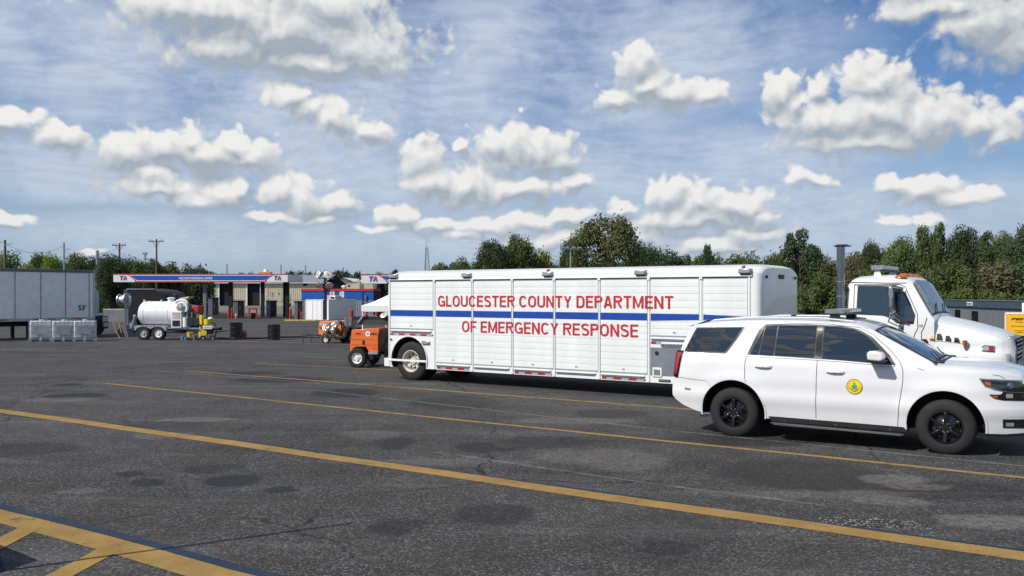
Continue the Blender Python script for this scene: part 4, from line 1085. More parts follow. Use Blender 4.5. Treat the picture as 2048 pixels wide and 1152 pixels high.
# ------------------------------------------------------------ vegetation
def crown_arrays(n, seed, shape='round', leaf=.030):
    """leaf clumps on the skin of many overlapping lobes; unit height, radius about .5"""
    rg = np.random.RandomState(seed); lobes = []
    nl = {'round': 46, 'tall': 60, 'bush': 30, 'loose': 30, 'dome': 90}[shape]
    for k in range(nl):
        while True:
            p = rg.uniform(-1, 1, 3)
            if np.dot(p, p) < 1: break
        p /= max(1e-6, np.linalg.norm(p)); p *= rg.uniform(.35, 1) ** .5
        if shape == 'round': c = np.array([p[0]*.36, p[1]*.36, .58 + p[2]*.30]); r = rg.uniform(.10, .17)
        elif shape == 'tall':
            zz = .10 + .84*(k+.5)/nl; w = .40 * (1 - max(0, zz-.35)/.66 * .86)
            c = np.array([p[0]*w, p[1]*w, zz]); r = rg.uniform(.08, .13) * (1.2 - .45*zz)
        elif shape == 'dome':
            p /= np.linalg.norm(p); c = np.array([p[0]*.37, p[1]*.37, .52 + p[2]*.36]); r = rg.uniform(.09, .14)
        elif shape == 'bush': c = np.array([p[0]*.38, p[1]*.38, .42 + p[2]*.40]); r = rg.uniform(.13, .22)
        else: c = np.array([p[0]*.40, p[1]*.40, .56 + p[2]*.36]); r = rg.uniform(.06, .13)
        lobes.append((c, r))
    per = n // nl; Vs = []
    for c, r in lobes:
        d = rg.normal(size=(per, 3)); d /= np.linalg.norm(d, axis=1)[:, None]; d[:, 2] = np.where(rg.rand(per) < .35, np.abs(d[:, 2]), d[:, 2])
        rad = r * (1 - .45 * rg.rand(per) ** 2.2) * (1 + .22*np.sin(d[:, 0]*9+c[0]*40)*np.cos(d[:, 2]*8))
        stray = rg.rand(per) < .06; rad = np.where(stray, r*rg.uniform(1.0, 1.35, per), rad)
        pos = c + d * rad[:, None]
        nrm = d * 1.0 + rg.normal(size=(per, 3)) * .62; nrm[:, 2] += .25; nrm /= np.linalg.norm(nrm, axis=1)[:, None]
        a = np.cross(nrm, rg.normal(size=(per, 3))); a /= np.linalg.norm(a, axis=1)[:, None]; b = np.cross(nrm, a)
        s = leaf * rg.uniform(.55, 1.3, per)[:, None]; t = s * rg.uniform(.45, .8, per)[:, None]
        quad = np.stack([pos - a*s, pos - b*t, pos + a*s, pos + b*t], 1)
        Vs.append(quad.reshape(-1, 3))
    V = np.concatenate(Vs); V[:, 2] = np.clip(V[:, 2], .01, 2)
    V[:, 2] /= V[:, 2].max()
    return V
def quads_mesh(name, V, m):
    n = len(V) // 4; me = bpy.data.meshes.new(name)
    me.vertices.add(len(V)); me.vertices.foreach_set('co', V.astype(np.float32).ravel())
    me.loops.add(4*n); me.loops.foreach_set('vertex_index', np.arange(4*n, dtype=np.int32))
    me.polygons.add(n); me.polygons.foreach_set('loop_start', np.arange(0, 4*n, 4, dtype=np.int32))
    me.polygons.foreach_set('loop_total', np.full(n, 4, dtype=np.int32))
    me.update(); me.validate(); me.materials.append(m); return me
ARR = {}
for sh in ('round', 'tall', 'bush', 'loose', 'dome'):
    for k in range(3): ARR[(sh, k)] = crown_arrays({'round': 12000, 'tall': 10000, 'bush': 8000, 'loose': 8000, 'dome': 18000}[sh], 10+k+len(sh), sh, {'round': .017, 'tall': .016, 'bush': .022, 'loose': .018, 'dome': .014}[sh])
CMESH = {}
def crown_mesh(sh, k, m):
    key = (sh, k, m.name)
    if key not in CMESH: CMESH[key] = quads_mesh('crown', ARR[(sh, k)], m)
    return CMESH[key]
def trunk_mesh():
    mb = MB(); rg = random.Random(5); p = Vector((0,0,-.02)); r = .022
    for k in range(6):
        q_ = Vector((rg.uniform(-.015,.015), rg.uniform(-.015,.015), (k+1)*.12)); mb.cyl(p, q_, r, r*.8, 8, cap=False); p, r = q_, r*.8
    for k in range(9):
        z = rg.uniform(.2, .6); a = rg.uniform(0, 2*PI); L = rg.uniform(.14, .28)
        mb.cyl((0,0,z), (L*math.cos(a), L*math.sin(a), z+L*.8), .009, .003, 6, cap=False)
    me = mb.mesh('trunk'); me.materials.append(M_bark); return me
TRUNK = trunk_mesh(); rt = random.Random(11)
def tree(px, wpx, pytop, d, shape, m, label, cat='tree', group=None, name='tree', sub=0.0, z0=None):
    p = AT(px, pytop, d); g = gz(p.x, d) if z0 is None else z0; h = p.z - g; w = wpx * d / F
    o = thing(name, label, cat, (p.x, d, g), rt.uniform(0, 6.28), group)
    c = link('crown', crown_mesh(shape, rt.randrange(3), m), o); c.scale = (w, w, h*1.02); c.location = (0, 0, -h*sub)
    t = link('trunk', TRUNK, o); t.scale = (h*.8, h*.8, h*1.0)
    return o
# middle clump behind the trailer: px centre, width px, top px, distance, shape, material, label
MID = [
 (921,46,507,170,'bush',L_mid,'small pale green tree at the left end of the clump above the trailer roof'),
 (985,84,478,172,'round',L_dark,'dark rounded tree with a ragged top at the left end of the middle clump'),
 (1032,96,467,176,'round',L_mid,'broad green tree, second from the left in the middle clump'),
 (1088,70,492,182,'bush',L_bright,'lighter green bushy tree just left of the big domed tree'),
 (1212,150,424,168,'dome',L_olive,'tallest tree, a big domed olive green crown above the trailer roof'),
 (1146,60,462,172,'round',L_dark,'dark smaller tree leaning against the left flank of the big domed tree'),
 (1290,90,480,205,'round',L_dark,'dark low tree against the right flank of the big domed tree'),
 (1345,90,492,215,'bush',L_dark,'dark green tree midway between the big dome and the small pointed tree'),
 (1416,52,487,190,'tall',L_dark,'small pointed dark tree standing up alone right of centre'),
 (1480,110,502,215,'bush',L_mid,'low wide green tree between the small pointed tree and the loose crowned one'),
 (1540,70,500,205,'bush',L_mid,'low green tree just left of the loose crowned tree'),
 (1600,104,458,165,'loose',L_dark,'loose crowned tree with sky gaps above the front corner of the white trailer'),
 (1655,60,502,178,'bush',L_brown,'brownish low tree right behind the chrome exhaust stack'),
 (1706,66,506,170,'bush',L_brown,'reddish brown bushy tree between the exhaust stack and the truck cab'),
 (1742,54,474,200,'round',L_dark,'round dark treetop just right of the exhaust stack'),
 (1800,80,472,186,'round',L_mid,'green tree above the truck cab roof'),
 (1848,74,448,184,'tall',L_mid,'tall pointed green tree, highest of the right-hand row'),
 (1880,60,444,190,'loose',L_mid,'loose topped tree just right of the highest one in the right-hand row'),
 (1928,90,452,186,'round',L_dark,'dark full tree between the grey building sign and the highest treetops'),
 (1975,76,462,180,'loose',L_dark,'dark tree second from the right edge of the row'),
 (2010,66,460,178,'round',L_mid,'narrow green tree near the right edge of the picture'),
 (2052,96,448,172,'round',L_dark,'dark tree cut by the right edge of the picture'),
 (2110,90,455,172,'tall',L_mid,'green tree past the right edge'),
 (1760,90,520,160,'bush',L_mid,'green bush filling the gap behind the truck cab roof'),
 (1820,110,540,156,'bush',L_mid,'leafy bush behind the truck windscreen'),
 (1900,120,520,158,'bush',L_mid,'tangled mid green bush above the left end of the grey building'),
 (1985,130,525,156,'bush',L_brown,'vine covered olive bush above the grey building'),
 (2060,110,510,155,'bush',L_dark,'dark bush over the right end of the grey building'),
 (1640,100,545,152,'bush',L_mid,'green bush at the grass edge beside the exhaust stack'),
]
for (px, w, py, d, sh, m, lab) in MID: tree(px, w*1.12, py, d, sh, m, lab)
# left-hand belt behind the semi trailer and canopy
LEFT = [
 (-30,90,500,118,'bush',L_mid,'green tree at the far left edge behind the semi trailer'),
 (22,74,502,112,'bush',L_mid,'green tree just right of the wooden pole at the left edge'),
 (55,50,520,100,'bush',L_bright,'low bright yellow-green bush above the semi trailer'),
 (80,60,500,118,'round',L_mid,'green tree behind the bright bushes above the semi trailer'),
 (104,46,502,98,'round',L_bright,'brightest yellow-green tree above the semi trailer roof'),
 (150,66,505,112,'round',L_mid,'mid green tree left of the chimney-like pole'),
 (192,56,513,116,'round',L_dark,'dark tree with a pole rising behind it, over the trailer corner'),
 (222,74,508,96,'round',L_dark,'large dark tree beside the right corner of the semi trailer'),
 (262,70,509,102,'round',L_mid,'dark green tree between the two crossarm poles'),
 (305,70,516,106,'round',L_dark,'dark tree around the foot of the tall crossarm pole'),
 (345,60,524,108,'bush',L_mid,'green tree above the left half of the fuel canopy'),
 (382,56,527,114,'bush',L_dark,'dark tree above the canopy lettering'),
]
for (px, w, py, d, sh, m, lab) in LEFT: tree(px, w*1.25, py, d*1.35, sh, m, lab)
def stuff_mass(name, label, cat, items, m):
    """many small crowns that read as one mass: (px, width px, top px, distance, shape, keep fraction)"""
    Vs = []; rg = np.random.RandomState(4)
    for (px, w, py, d, sh, kf) in items:
        A = ARR[(sh, rg.randint(3))].reshape(-1, 4, 3); n = int(len(A)*kf); A = A[rg.permutation(len(A))[:n]]
        ctr = A.mean(1, keepdims=True); A = ctr + (A-ctr)*min(2.2, (1/kf)**.5)
        p = AT(px, py, d); g = gz(p.x, d) - .3; h = p.z - g; ww = w * d / F; a = rg.uniform(0, 6.28); c, s_ = math.cos(a), math.sin(a)
        A = A.reshape(-1, 3); B = np.stack([(A[:,0]*c-A[:,1]*s_)*ww+p.x, (A[:,0]*s_+A[:,1]*c)*ww+d, A[:,2]*h+g], 1); Vs.append(B)
    o = link(name, quads_mesh(name, np.concatenate(Vs), m)); tag(o, label, cat); o['kind'] = 'stuff'; return o
it = []
rg_ = random.Random(2)
sky_ = [(400,531),(425,541),(445,546),(460,546),(480,543),(500,541),(520,546),(545,548),(560,547),(582,535),(600,537),(620,541),(637,537),(655,539),(672,538),(690,535),(712,541),(735,546),(760,540),(790,536),(815,543),(850,540),(870,542),(895,530)]
for px, py in sky_: it.append((px, 34, py, 360+rg_.uniform(-20, 20), 'round', .16))
for px in range(400, 900, 12): it.append((px, 34, 549+rg_.uniform(-3, 3), 340, 'bush', .12))
stuff_mass('far_wood', 'low dark line of far-off woods behind the fuel canopies', 'woods', it, L_dark)
it = []
for px in range(880, 2130, 26):
    top = 510 if px < 1700 else 488
    it.append((px, 60, top+rg_.uniform(-6, 14), 215+rg_.uniform(-8, 8), 'round', .30))
for px in range(880, 2130, 30): it.append((px, 62, 545+rg_.uniform(-15, 15), 172+rg_.uniform(-8, 8), 'bush', .45))
for px in range(1560, 2130, 26): it.append((px, 60, 580+rg_.uniform(-12, 10), 152+rg_.uniform(-4, 4), 'bush', .45))
stuff_mass('undergrowth', 'dense green undergrowth filling the foot of the right-hand tree line', 'undergrowth', it, L_mid)
it = []
for px in range(-60, 420, 18): it.append((px, 56, 532+rg_.uniform(-6, 10) , 160+rg_.uniform(-6, 10), 'bush', .35))
for px in range(180, 300, 18): it.append((px, 40, 560+rg_.uniform(-8, 14), 132+rg_.uniform(-3, 4), 'bush', .5))
stuff_mass('hedge_growth', 'dark scrub filling the gaps under the left-hand trees', 'undergrowth', it, L_dark)

# ------------------------------------------------------------ utility poles, mast and wires
def pole(px, pytop, d, h=None, r=.14, arm=0, armz=.35, tr=False, label='', m=M_wood, armlist=None):
    p = AT(px, pytop, d); g = gz(p.x, d); o = thing('utility_pole', label, 'utility pole', (p.x, d, g), 0)
    H = p.z - g; MB().cyl((0,0,0), (0,0,H), r*1.2, r*.8, 10).build('shaft', m, o, smooth=60)
    if arm:
        MB().box(-arm/2, arm/2, -.22, -.10, H-armz-.07, H-armz+.07).build('crossarm', m, o)
        ins = MB()
        for x in (-.47, -.28, .28, .47): MB().cyl((arm*x,-.16,H-armz+.07), (arm*x,-.16,H-armz+.32), .07, .045, 8).build('insulator', M_steel, o)
        MB().bar((-arm*.25,-.12,H-armz-.05), (0,-.12,H-armz-.9), .06).build('brace', m, o); MB().bar((arm*.25,-.12,H-armz-.05), (0,-.12,H-armz-.9), .06).build('brace', m, o)
    if tr:
        for x in (-.55, .55): MB().cyl((x,-.25,H-3.3), (x,-.25,H-2.3), .27, n=14).build('transformer', M_steel, o, bevel=.03)
    for (zz, L, sg) in (armlist or []): MB().bar((0,-.1,H-zz), (sg*L,-.1,H-zz+.1), .07).build('bracket_arm', M_steel, o)
    return o, Vector((p.x, d, p.z))
_, w1 = pole(10, 480, 95, label='wooden pole at the left edge with a small lamp bracket', armlist=[(.5,.9,1)])
_, w2 = pole(128, 485, 120, label='slim dark pole with two short side brackets above the semi trailer', m=M_steel, armlist=[(1.0,.9,1),(2.6,.6,1)])
pole(195, 501, 140, r=.3, label='short stubby dark pole top above the trees', m=M_steel)
_, w3 = pole(239, 486, 134, arm=2.0, tr=True, r=.15, label='wooden pole with crossarm and grey transformers above the canopy corner')
_, w4 = pole(313, 478, 136, arm=2.3, r=.15, label='tallest wooden pole with a plain crossarm above the fuel canopy')
_, w5 = pole(291, 504, 150, arm=.8, r=.11, label='thin far pole between the two crossarm poles', m=M_steel)
for (px, py, lab) in ((345,522,'slight far pole behind the canopy left of its lettering'), (401,526,'thin far pole above the canopy lettering'), (454,528,'thin lone pole above the canopy, left of its middle'), (562,530,'thick dark pole above the right end of the canopy'), (611,531,'dark far pole just left of the flood lamps')):
    pole(px, py, 260, r=.22, label=lab, m=M_steel)
def wire(name, a, b, sag, r, lab, m=M_black):
    mb = MB(); pts = [a.lerp(b, k/16) - Vector((0, 0, sag*4*(k/16)*(1-k/16))) for k in range(17)]
    mb.tube(pts, r, 4); o = mb.build(name, m); tag(o, lab, 'wire'); return o
wire('wire', w1-Vector((0,0,.4)), w2-Vector((0,0,.4)), 1.0, .02, 'sagging wire from the left-edge pole to the bracket pole')
wire('wire', w1-Vector((30,-10,.2)), w1-Vector((0,0,.2)), .8, .02, 'wire leaving the picture at the left-edge pole')
wire('wire', w2-Vector((0,0,1.2)), w3-Vector((0,0,.5)), 1.0, .015, 'faint wire running to the transformer pole')
# lattice mast
def mast():
    d = 420; p = AT(853, 478, d); g = gz(p.x, d); H = p.z - g; o = thing('lattice_mast', 'slender steel lattice mast on the horizon left of the white trailer', 'radio mast', (p.x, d, g))
    c = [(math.cos(a), math.sin(a)) for a in (0, 2*PI/3, 4*PI/3)]
    rad = lambda z: 2.2*(1-z/H)**.8 + .15
    for x, y in c: MB().tube([(x*rad(z), y*rad(z), z) for z in frange(0, H*.86, 2.5)], .16, 5).build('leg', M_steel, o)
    br = MB(); zs = frange(0, H*.86, 2.2)
    for z0, z1 in zip(zs, zs[1:]):
        for k in range(3):
            a, b = c[k], c[(k+1) % 3]
            br.bar((a[0]*rad(z0), a[1]*rad(z0), z0), (b[0]*rad(z1), b[1]*rad(z1), z1), .14); br.bar((a[0]*rad(z1), a[1]*rad(z1), z1), (b[0]*rad(z1), b[1]*rad(z1), z1), .12)
    br.build('bracing', M_steel, o)['kind'] = 'stuff'
    MB().cyl((0,0,H*.84), (0,0,H), .12, .06, 6).build('antenna', M_steel, o)
    for z in (H*.44, H*.30):
        for k in range(3):
            x, y = c[k]; MB().box(x*2.6-.25, x*2.6+.25, y*2.6-.2, y*2.6+.2, z-1.1, z+1.1).build('panel_antenna', M_galv, o)
            MB().bar((x*rad(z), y*rad(z), z), (x*2.6, y*2.6, z), .1).build('antenna_arm', M_steel, o)
mast()
# flood light pole in front of the big tree
def floodpole():
    d = 110; p = AT(1141, 497, d); g = gz(p.x, d); H = p.z - g; o = thing('floodlight_pole', 'slim grey floodlight pole in front of the big domed tree', 'light pole', (p.x, d, g))
    MB().cyl((0,0,0), (0,0,H), .13, .07, 10).build('shaft', M_galv, o); MB().box(-1.1, 1.1, -.05, .05, H-.12, H).build('crossarm', M_galv, o)
    for x in (-1.1, -.4, .4, 1.1): MB().prism([(x-.25,H+.02),(x+.25,H+.02),(x+.18,H+.20),(x-.18,H+.20)], -.3, .2).build('lamp_head', M_galv, o)
floodpole()

# ------------------------------------------------------------ fuel canopies
def corrugated(name, x0, x1, z0, z1, y, m, parent, pitch=.3, depth=.03):
    mb = MB(); V = []; n = max(2, int((x1-x0)/pitch)); prof = []
    for k in range(n):
        a = x0 + (x1-x0)*k/n; p_ = (x1-x0)/n
        prof += [(a, y), (a+p_*.62, y), (a+p_*.70, y-depth), (a+p_*.92, y-depth)]
    prof.append((x1, y))
    for (x, yy) in prof: V += [(x, yy, z0), (x, yy, z1)]
    Fc = [(2*k, 2*k+2, 2*k+3, 2*k+1) for k in range(len(prof)-1)]
    mb.add(V, Fc); o = mb.build(name, m, parent); o['kind'] = 'stuff'; return o
def ta_logo(x0, x1, z0, z1, y, par):
    xm = x0 + (x1-x0)*.52
    text('logo_letter', 'T', x0, xm+.02, z0, z1, y, M_canblue, par, th=.01, bold=.05, shear=.2); text('logo_letter', 'A', xm-.12*(x1-x0), x1, z0, z1, y-.012, M_redtrim, par, th=.01, bold=.05, shear=.2)
def canopy(px0, px1, pt0, pb0, d, depth, label, logo_l=True, logo_r=True, words=None, cols=(), rz=0.0):
    a = AT(px0, pb0, d); g = gz(a.x, d); L = (px1-px0)*d/F
    z1 = CAMH - (pt0-HY)/F*d - g; z0 = CAMH - (pb0-HY)/F*d - g
    o = thing('fuel_canopy', label, 'canopy', (a.x, d, g), rz); h = z1 - z0
    MB().box(0, L, .12, depth, z0+.05, z1-.1).build('roof_deck', M_greyroof, o)
    MB().box(.1, L-.1, .3, depth-.2, z0+.03, z0+.055).build('soffit', M_canwhite, o)
    MB().box(-.02, L+.02, .0, .13, z0, z1).build('fascia', M_canwhite, o)
    MB().box(L-.1, L+.02, .13, depth, z0, z1).build('side_fascia', M_canwhite, o)
    MB().box(-.02, .1, .13, depth, z0, z1).build('side_fascia', M_canwhite, o)
    MB().box(-.04, L+.04, -.03, .02, z1-.05, z1+.05).build('red_cap', M_redtrim, o)
    a0 = 3.0 if logo_l else 0; a1 = L-3.0 if logo_r else L
    MB().box(a0-.2, a1+.2, -.022, -.001, z0-.02, z0+.12).build('red_band', M_redtrim, o)
    bl = [(a0-.9 if logo_l else 0, z1-.16), (a0+.0 if logo_l else 0, z0+.26), (a1-.0 if logo_r else L, z0+.26), (a1+.9 if logo_r else L, z1-.16)]
    if logo_l and logo_r: bl = [(a0+.1, z0+.24), (a1-.1, z0+.24), (a1+.8, z1-.18), (a0-.8, z1-.18)]
    elif logo_l: bl = [(a0+.1, z0+.24), (L, z0+.24), (L, z1-.18), (a0-.8, z1-.18)]
    MB().prism(bl, -.020, -.001).build('blue_band', M_canblue, o)
    def swoosh(xb, sg):
        mb = MB(); n = 10; P = []
        for k in range(n+1):
            t = k/n; P.append((xb - sg*1.15*t**1.6, z0 + h*t))
        V = []
        for (x, z) in P: V += [(x-.09, -.026, z), (x+.09, -.026, z)]
        mb.add(V, [(2*k, 2*k+1, 2*k+3, 2*k+2) for k in range(n)]); mb.build('red_swoosh', M_redtrim, o)
    if logo_l: swoosh(a0-.05, 1); ta_logo(.85, 1.75, z0+h*.25, z0+h*.80, -.03, o)
    if logo_r: swoosh(a1+.05, -1); ta_logo(L-1.75, L-.85, z0+h*.25, z0+h*.80, -.03, o)
    if words: text('fascia_lettering', words, L*.375, L*.568, z0+h*.33, z0+h*.64, -.024, M_canwhite, o, bold=.02)
    for px, yy in cols:
        x = (px-px0)*d/F; w = .22
        MB().box(x-w, x+w, yy-w, yy+w, 0, z0+.04).build('column', M_pump if px in (405, 522) else M_dark, o, bevel=.02)
    return o, L, z0, z1, g
D_C = 118
can, CL, cz0, cz1, cg = canopy(227, 575, 548.5, 564, D_C, 8.5, 'long fuel canopy with blue fascia reading welcome professional drivers', words='WELCOME PROFESSIONAL DRIVERS', cols=((243,1.2),(350,1.2),(405,1.0),(456,1.2),(521,1.0),(570,1.2),(300,6.5),(430,6.5),(545,6.5)))
for px in (355, 418, 462, 520):
    x = (px-227)*D_C/F; MB().box(x-.9, x+.9, 1.4, 2.0, cz0-.02, cz0+.028).build('canopy_light', M_canwhite, can)
canopy(723, 905, 549, 567, 100, 8, 'second fuel canopy with blue fascia, cut off by the white trailer', logo_r=False, cols=((760,2.0),(880,2.0)))
vent = thing('roof_vent', 'small orange-red rooftop vent unit above the canopy near its right end', 'roof vent', (AT(532,548,125).x,125,CAMH-(549-HY)/F*125))
MB().box(-.75,.75,-.5,.5,-.02,.35).build('vent_base', M_orange2, vent); MB().cyl((0,0,.35),(0,0,.72),.35,.28,12).build('vent_cap', M_canwhite, vent)

# dispensers, bollards, islands
def dispenser(px, py, w, hpx, lab, d=None, rz=.12):
    p = G(px, py) if d is None else Vector((AT(px,py,d).x, d, gz(AT(px,py,d).x, d)))
    W_ = w*p.y/F; H_ = hpx*p.y/F
    o = thing('fuel_dispenser', lab, 'fuel pump', p, rz, 'fuel dispensers under the canopy')
    MB().box(-W_/2, -W_*.05, -.35, .35, 0, H_-.12).build('cabinet', M_pump, o, bevel=.02)
    MB().box(-W_*.02, W_/2, -.30, .35, 0, H_-.12).build('hose_cabinet', M_black, o, bevel=.02)
    MB().box(-W_/2-.08, W_/2+.08, -.40, .40, H_-.14, H_).build('top_cap', M_black, o, bevel=.02)
    MB().box(-W_*.42, -W_*.14, -.362, -.35, H_*.58, H_*.74).build('display', M_greyp, o)
    MB().tube([(W_*.3,-.34,H_*.75),(W_*.36,-.5,H_*.4),(W_*.28,-.5,H_*.14),(W_*.15,-.36,H_*.45)], .03, 6).build('hose', M_black, o)
    MB().box(W_*.1, W_*.2, -.40, -.30, H_*.45, H_*.6).build('nozzle', M_redp, o)
    return o
for i, (px, py, w, h, lab) in enumerate(((427,632,19,37,'leftmost fuel dispenser, behind the vacuum tank pump gear'), (478,634,20,33,'fuel dispenser behind the traffic cone and red bollard pair'), (543,636,19,35,'fuel dispenser right of the red guard frame'), (597,639,15,37,'narrow fuel dispenser beside the white container'))):
    dispenser(px, py, w, h, lab)
for (a_, b_, lab) in ((( 408,633),(466,633),'low dark pump island under the left dispensers'), ((505,637),(575,637),'low dark pump island under the third dispenser')):
    a, b = G(*a_), G(*b_); o = thing('pump_island', lab, 'kerb island', a); MB().box(0, b.x-a.x, -.25, 1.6, 0, .16).build('island_slab', M_under, o, bevel=.04)
def bollard(px, py, hpx, lab, r=.11, name='bollard'):
    p = G(px, py); H_ = hpx*p.y/F; o = thing(name, lab, 'bollard', p, 0, 'red steel bollards round the pumps')
    MB().cyl((0,0,0),(0,0,H_-.05),r,n=14).build('post', M_redp, o, smooth=40); MB().lathe([(0,r*1.02),(.05,r*.9),(.09,r*.5),(.10,.001)], (0,0,H_-.05), (0,0,1), 14).build('dome_cap', M_redp, o, smooth=50)
for (px, py, h, lab, r) in ((457.5,638.5,22,'thin red bollard, left one of the pair by the second dispenser',.11), (464,638.5,22,'thin red bollard, right one of the pair by the second dispenser',.11), (581,639,21,'red bollard left of the narrow dispenser',.16), (603,640,16,'short red bollard right of the narrow dispenser',.12),
    (637,641,17,'red bollard in front of the white container near the light mast',.11), (668,641,17,'red bollard at the right edge of the lit container face',.13), (703,642,22,'thick red bollard right of the white container',.20), (732,644,20,'thick red bollard under the left end of the tent',.20), (753,644,20,'thick red bollard under the tent near the trailer corner',.16)):
    bollard(px, py, h, lab, r)
p = G(506, 638); fr = thing('guard_frame', 'red steel guard frame standing between the dispensers', 'guard rail', p, .1)
s_ = p.y/F; MB().box(-8.5*s_, -5.6*s_, -.15, .05, 0, 22*s_).build('post', M_redp, fr); MB().box(5.6*s_, 8.5*s_, -.15, .05, 0, 22*s_).build('post', M_redp, fr); MB().box(-5.6*s_, 5.6*s_, -.14, .04, 19*s_, 22*s_).build('top_rail', M_redp, fr); MB().box(-4*s_,4*s_,.1,.6,0,12*s_).build('tank_base', M_dark, fr)
p = G(472.5, 637); co = thing('traffic_cone', 'orange traffic cone beside the second dispenser', 'traffic cone', p)
MB().cyl((0,0,.03),(0,0,.8),.20,.03,16).build('cone', M_redtrim, co, smooth=40); MB().box(-.24,.24,-.24,.24,0,.035).build('base', M_redtrim, co); MB().cyl((0,0,.42),(0,0,.60),.118,.083,16).build('reflective_band', M_canwhite, co)
for (x0, x1, lab) in ((569,593,'yellow parking kerb left of the container'), (600,627,'yellow parking kerb in front of the container'), (692,714,'yellow parking kerb right of the container')):
    a, b = G(x0, 642), G(x1, 642.5); o = thing('kerb_stop', lab, 'kerb', a, 0, 'yellow kerb stops'); MB().prism([(-.15,0),(.15,0),(.10,.16),(-.10,.16)], 0, (b-a).x, 'yz').build('kerb_block', M_kerb, o, bevel=.02)

# ------------------------------------------------------------ buildings
def tan_building():
    d = 240; a = AT(292, 565, d); g = gz(a.x, d); o = thing('service_building', 'long tan metal service building with dark open bays behind the canopy', 'building', (a.x, d, g)); s_ = d/F
    X = lambda px: (px-292)*s_
    Z = lambda py: CAMH-(py-HY)/F*d-g
    x1 = X(645); top = Z(565); bays = [(375,399),(438,465),(494,521)]
    segs = [(292,375),(399,438),(465,494),(521,645)]
    for a_, b_ in segs: corrugated('wall_siding', X(a_), X(b_), Z(599), top, 0, M_tan, o, pitch=.55, depth=.06)
    for a_, b_ in segs: MB().box(X(a_)+.02, X(b_)-.02, .02, .3, 0, Z(599)).build('block_base', M_concrete, o)
    for a_, b_ in bays:
        corrugated('wall_siding', X(a_), X(b_), Z(566.8), top, 0, M_tan, o, pitch=.55, depth=.06)
        f = MB().box(X(a_)-.15, X(a_)+.1, -.12, .1, 0, Z(567)).box(X(b_)-.1, X(b_)+.15, -.12, .1, 0, Z(567)).build('bay_frame', M_canwhite, o)
        MB().box(X(a_), X(b_), .6, .65, 0, Z(566.8)).build('bay_dark_sheet', M_dark, o)  # near-black sheet: the darkness inside the open bay, put into its colour
    MB().box(0, x1, .66, 24, 0, top-.1).build('hall', M_dark, o)
    # shed roof rising away from the front wall
    zr = top + (16*s_)*1.1
    V = [(-.6,-.7,top-.15),(x1+.5,-.7,top-.15),(x1+.5,15,zr),(-.6,15,zr),(-.6,30,top),(x1+.5,30,top)]
    MB().add(V, [(0,1,2,3),(3,2,5,4)]).build('roof', M_greyroof, o)
    MB().prism([(-.6,top-.2),(x1+.5,top-.2),(x1+.5,top),(-.6,top)], -.75, -.70).build('eaves_trim', M_canwhite, o)
    MB().box(X(553), X(564), -.08, 0, Z(603), Z(576)).build('door', M_concrete, o); MB().box(X(557), X(559.5), -.11, -.08, Z(589), Z(586)).build('door_window', M_dark, o)
    MB().box(X(540.5), X(547.5), -.06, .0, Z(593), Z(583)).build('window', M_concrete, o)
    MB().box(X(606), X(615), -.06, .0, Z(571.5), Z(566.5)).build('wall_vent', M_dark, o)
    for px in (353, 421, 535): MB().cyl((X(px), -.1, 0), (X(px), -.1, top), .08, n=6).build('downpipe', M_canwhite, o)
tan_building()
# people lifts parked in front of the bays
def lift(px, py, lab, hpx, wpx, folded=True):
    d = 225; p = AT(px, py, d); p.z = gz(p.x, d); s_ = d/F; H_ = hpx*s_; W_ = wpx*s_
    o = thing('scissor_lift', lab, 'work lift', p)
    MB().box(-W_/2, W_/2, -.6, .6, .4, .9).build('chassis', M_grn, o, bevel=.05)
    for x in (-W_*.35, W_*.35):
        MB().cyl((x,-.7,.35),(x,-.55,.35),.35,n=14).build('wheel', M_tyre, o)
    for k in range(3):
        z0 = .9+(H_-1.6-.9)*k/3; z1 = .9+(H_-1.6-.9)*(k+1)/3
        MB().bar((-W_*.4,-.4,z0),(W_*.4,-.4,z1),.12).build('scissor_arm', M_grn, o); MB().bar((W_*.4,-.4,z0),(-W_*.4,-.4,z1),.12).build('scissor_arm', M_grn, o)
    rl = MB().box(-W_/2, W_/2, -.6, .6, H_-1.55, H_-1.35).build('platform', M_grn, o)
    r = MB()
    for x in (-W_/2, -W_/6, W_/6, W_/2): r.box(x-.05, x+.05, -.6, -.5, H_-1.4, H_)
    for z in (H_-.05, H_-.5, H_-.95): r.box(-W_/2, W_/2, -.6, -.52, z-.05, z+.05)
    r.build('railing', M_grn, o)
lift(424, 600, 'green scissor lift raised beside the second bay of the tan building', 34, 16)
lift(577, 612, 'green scissor lift lowered at the right end of the tan building', 26, 10)
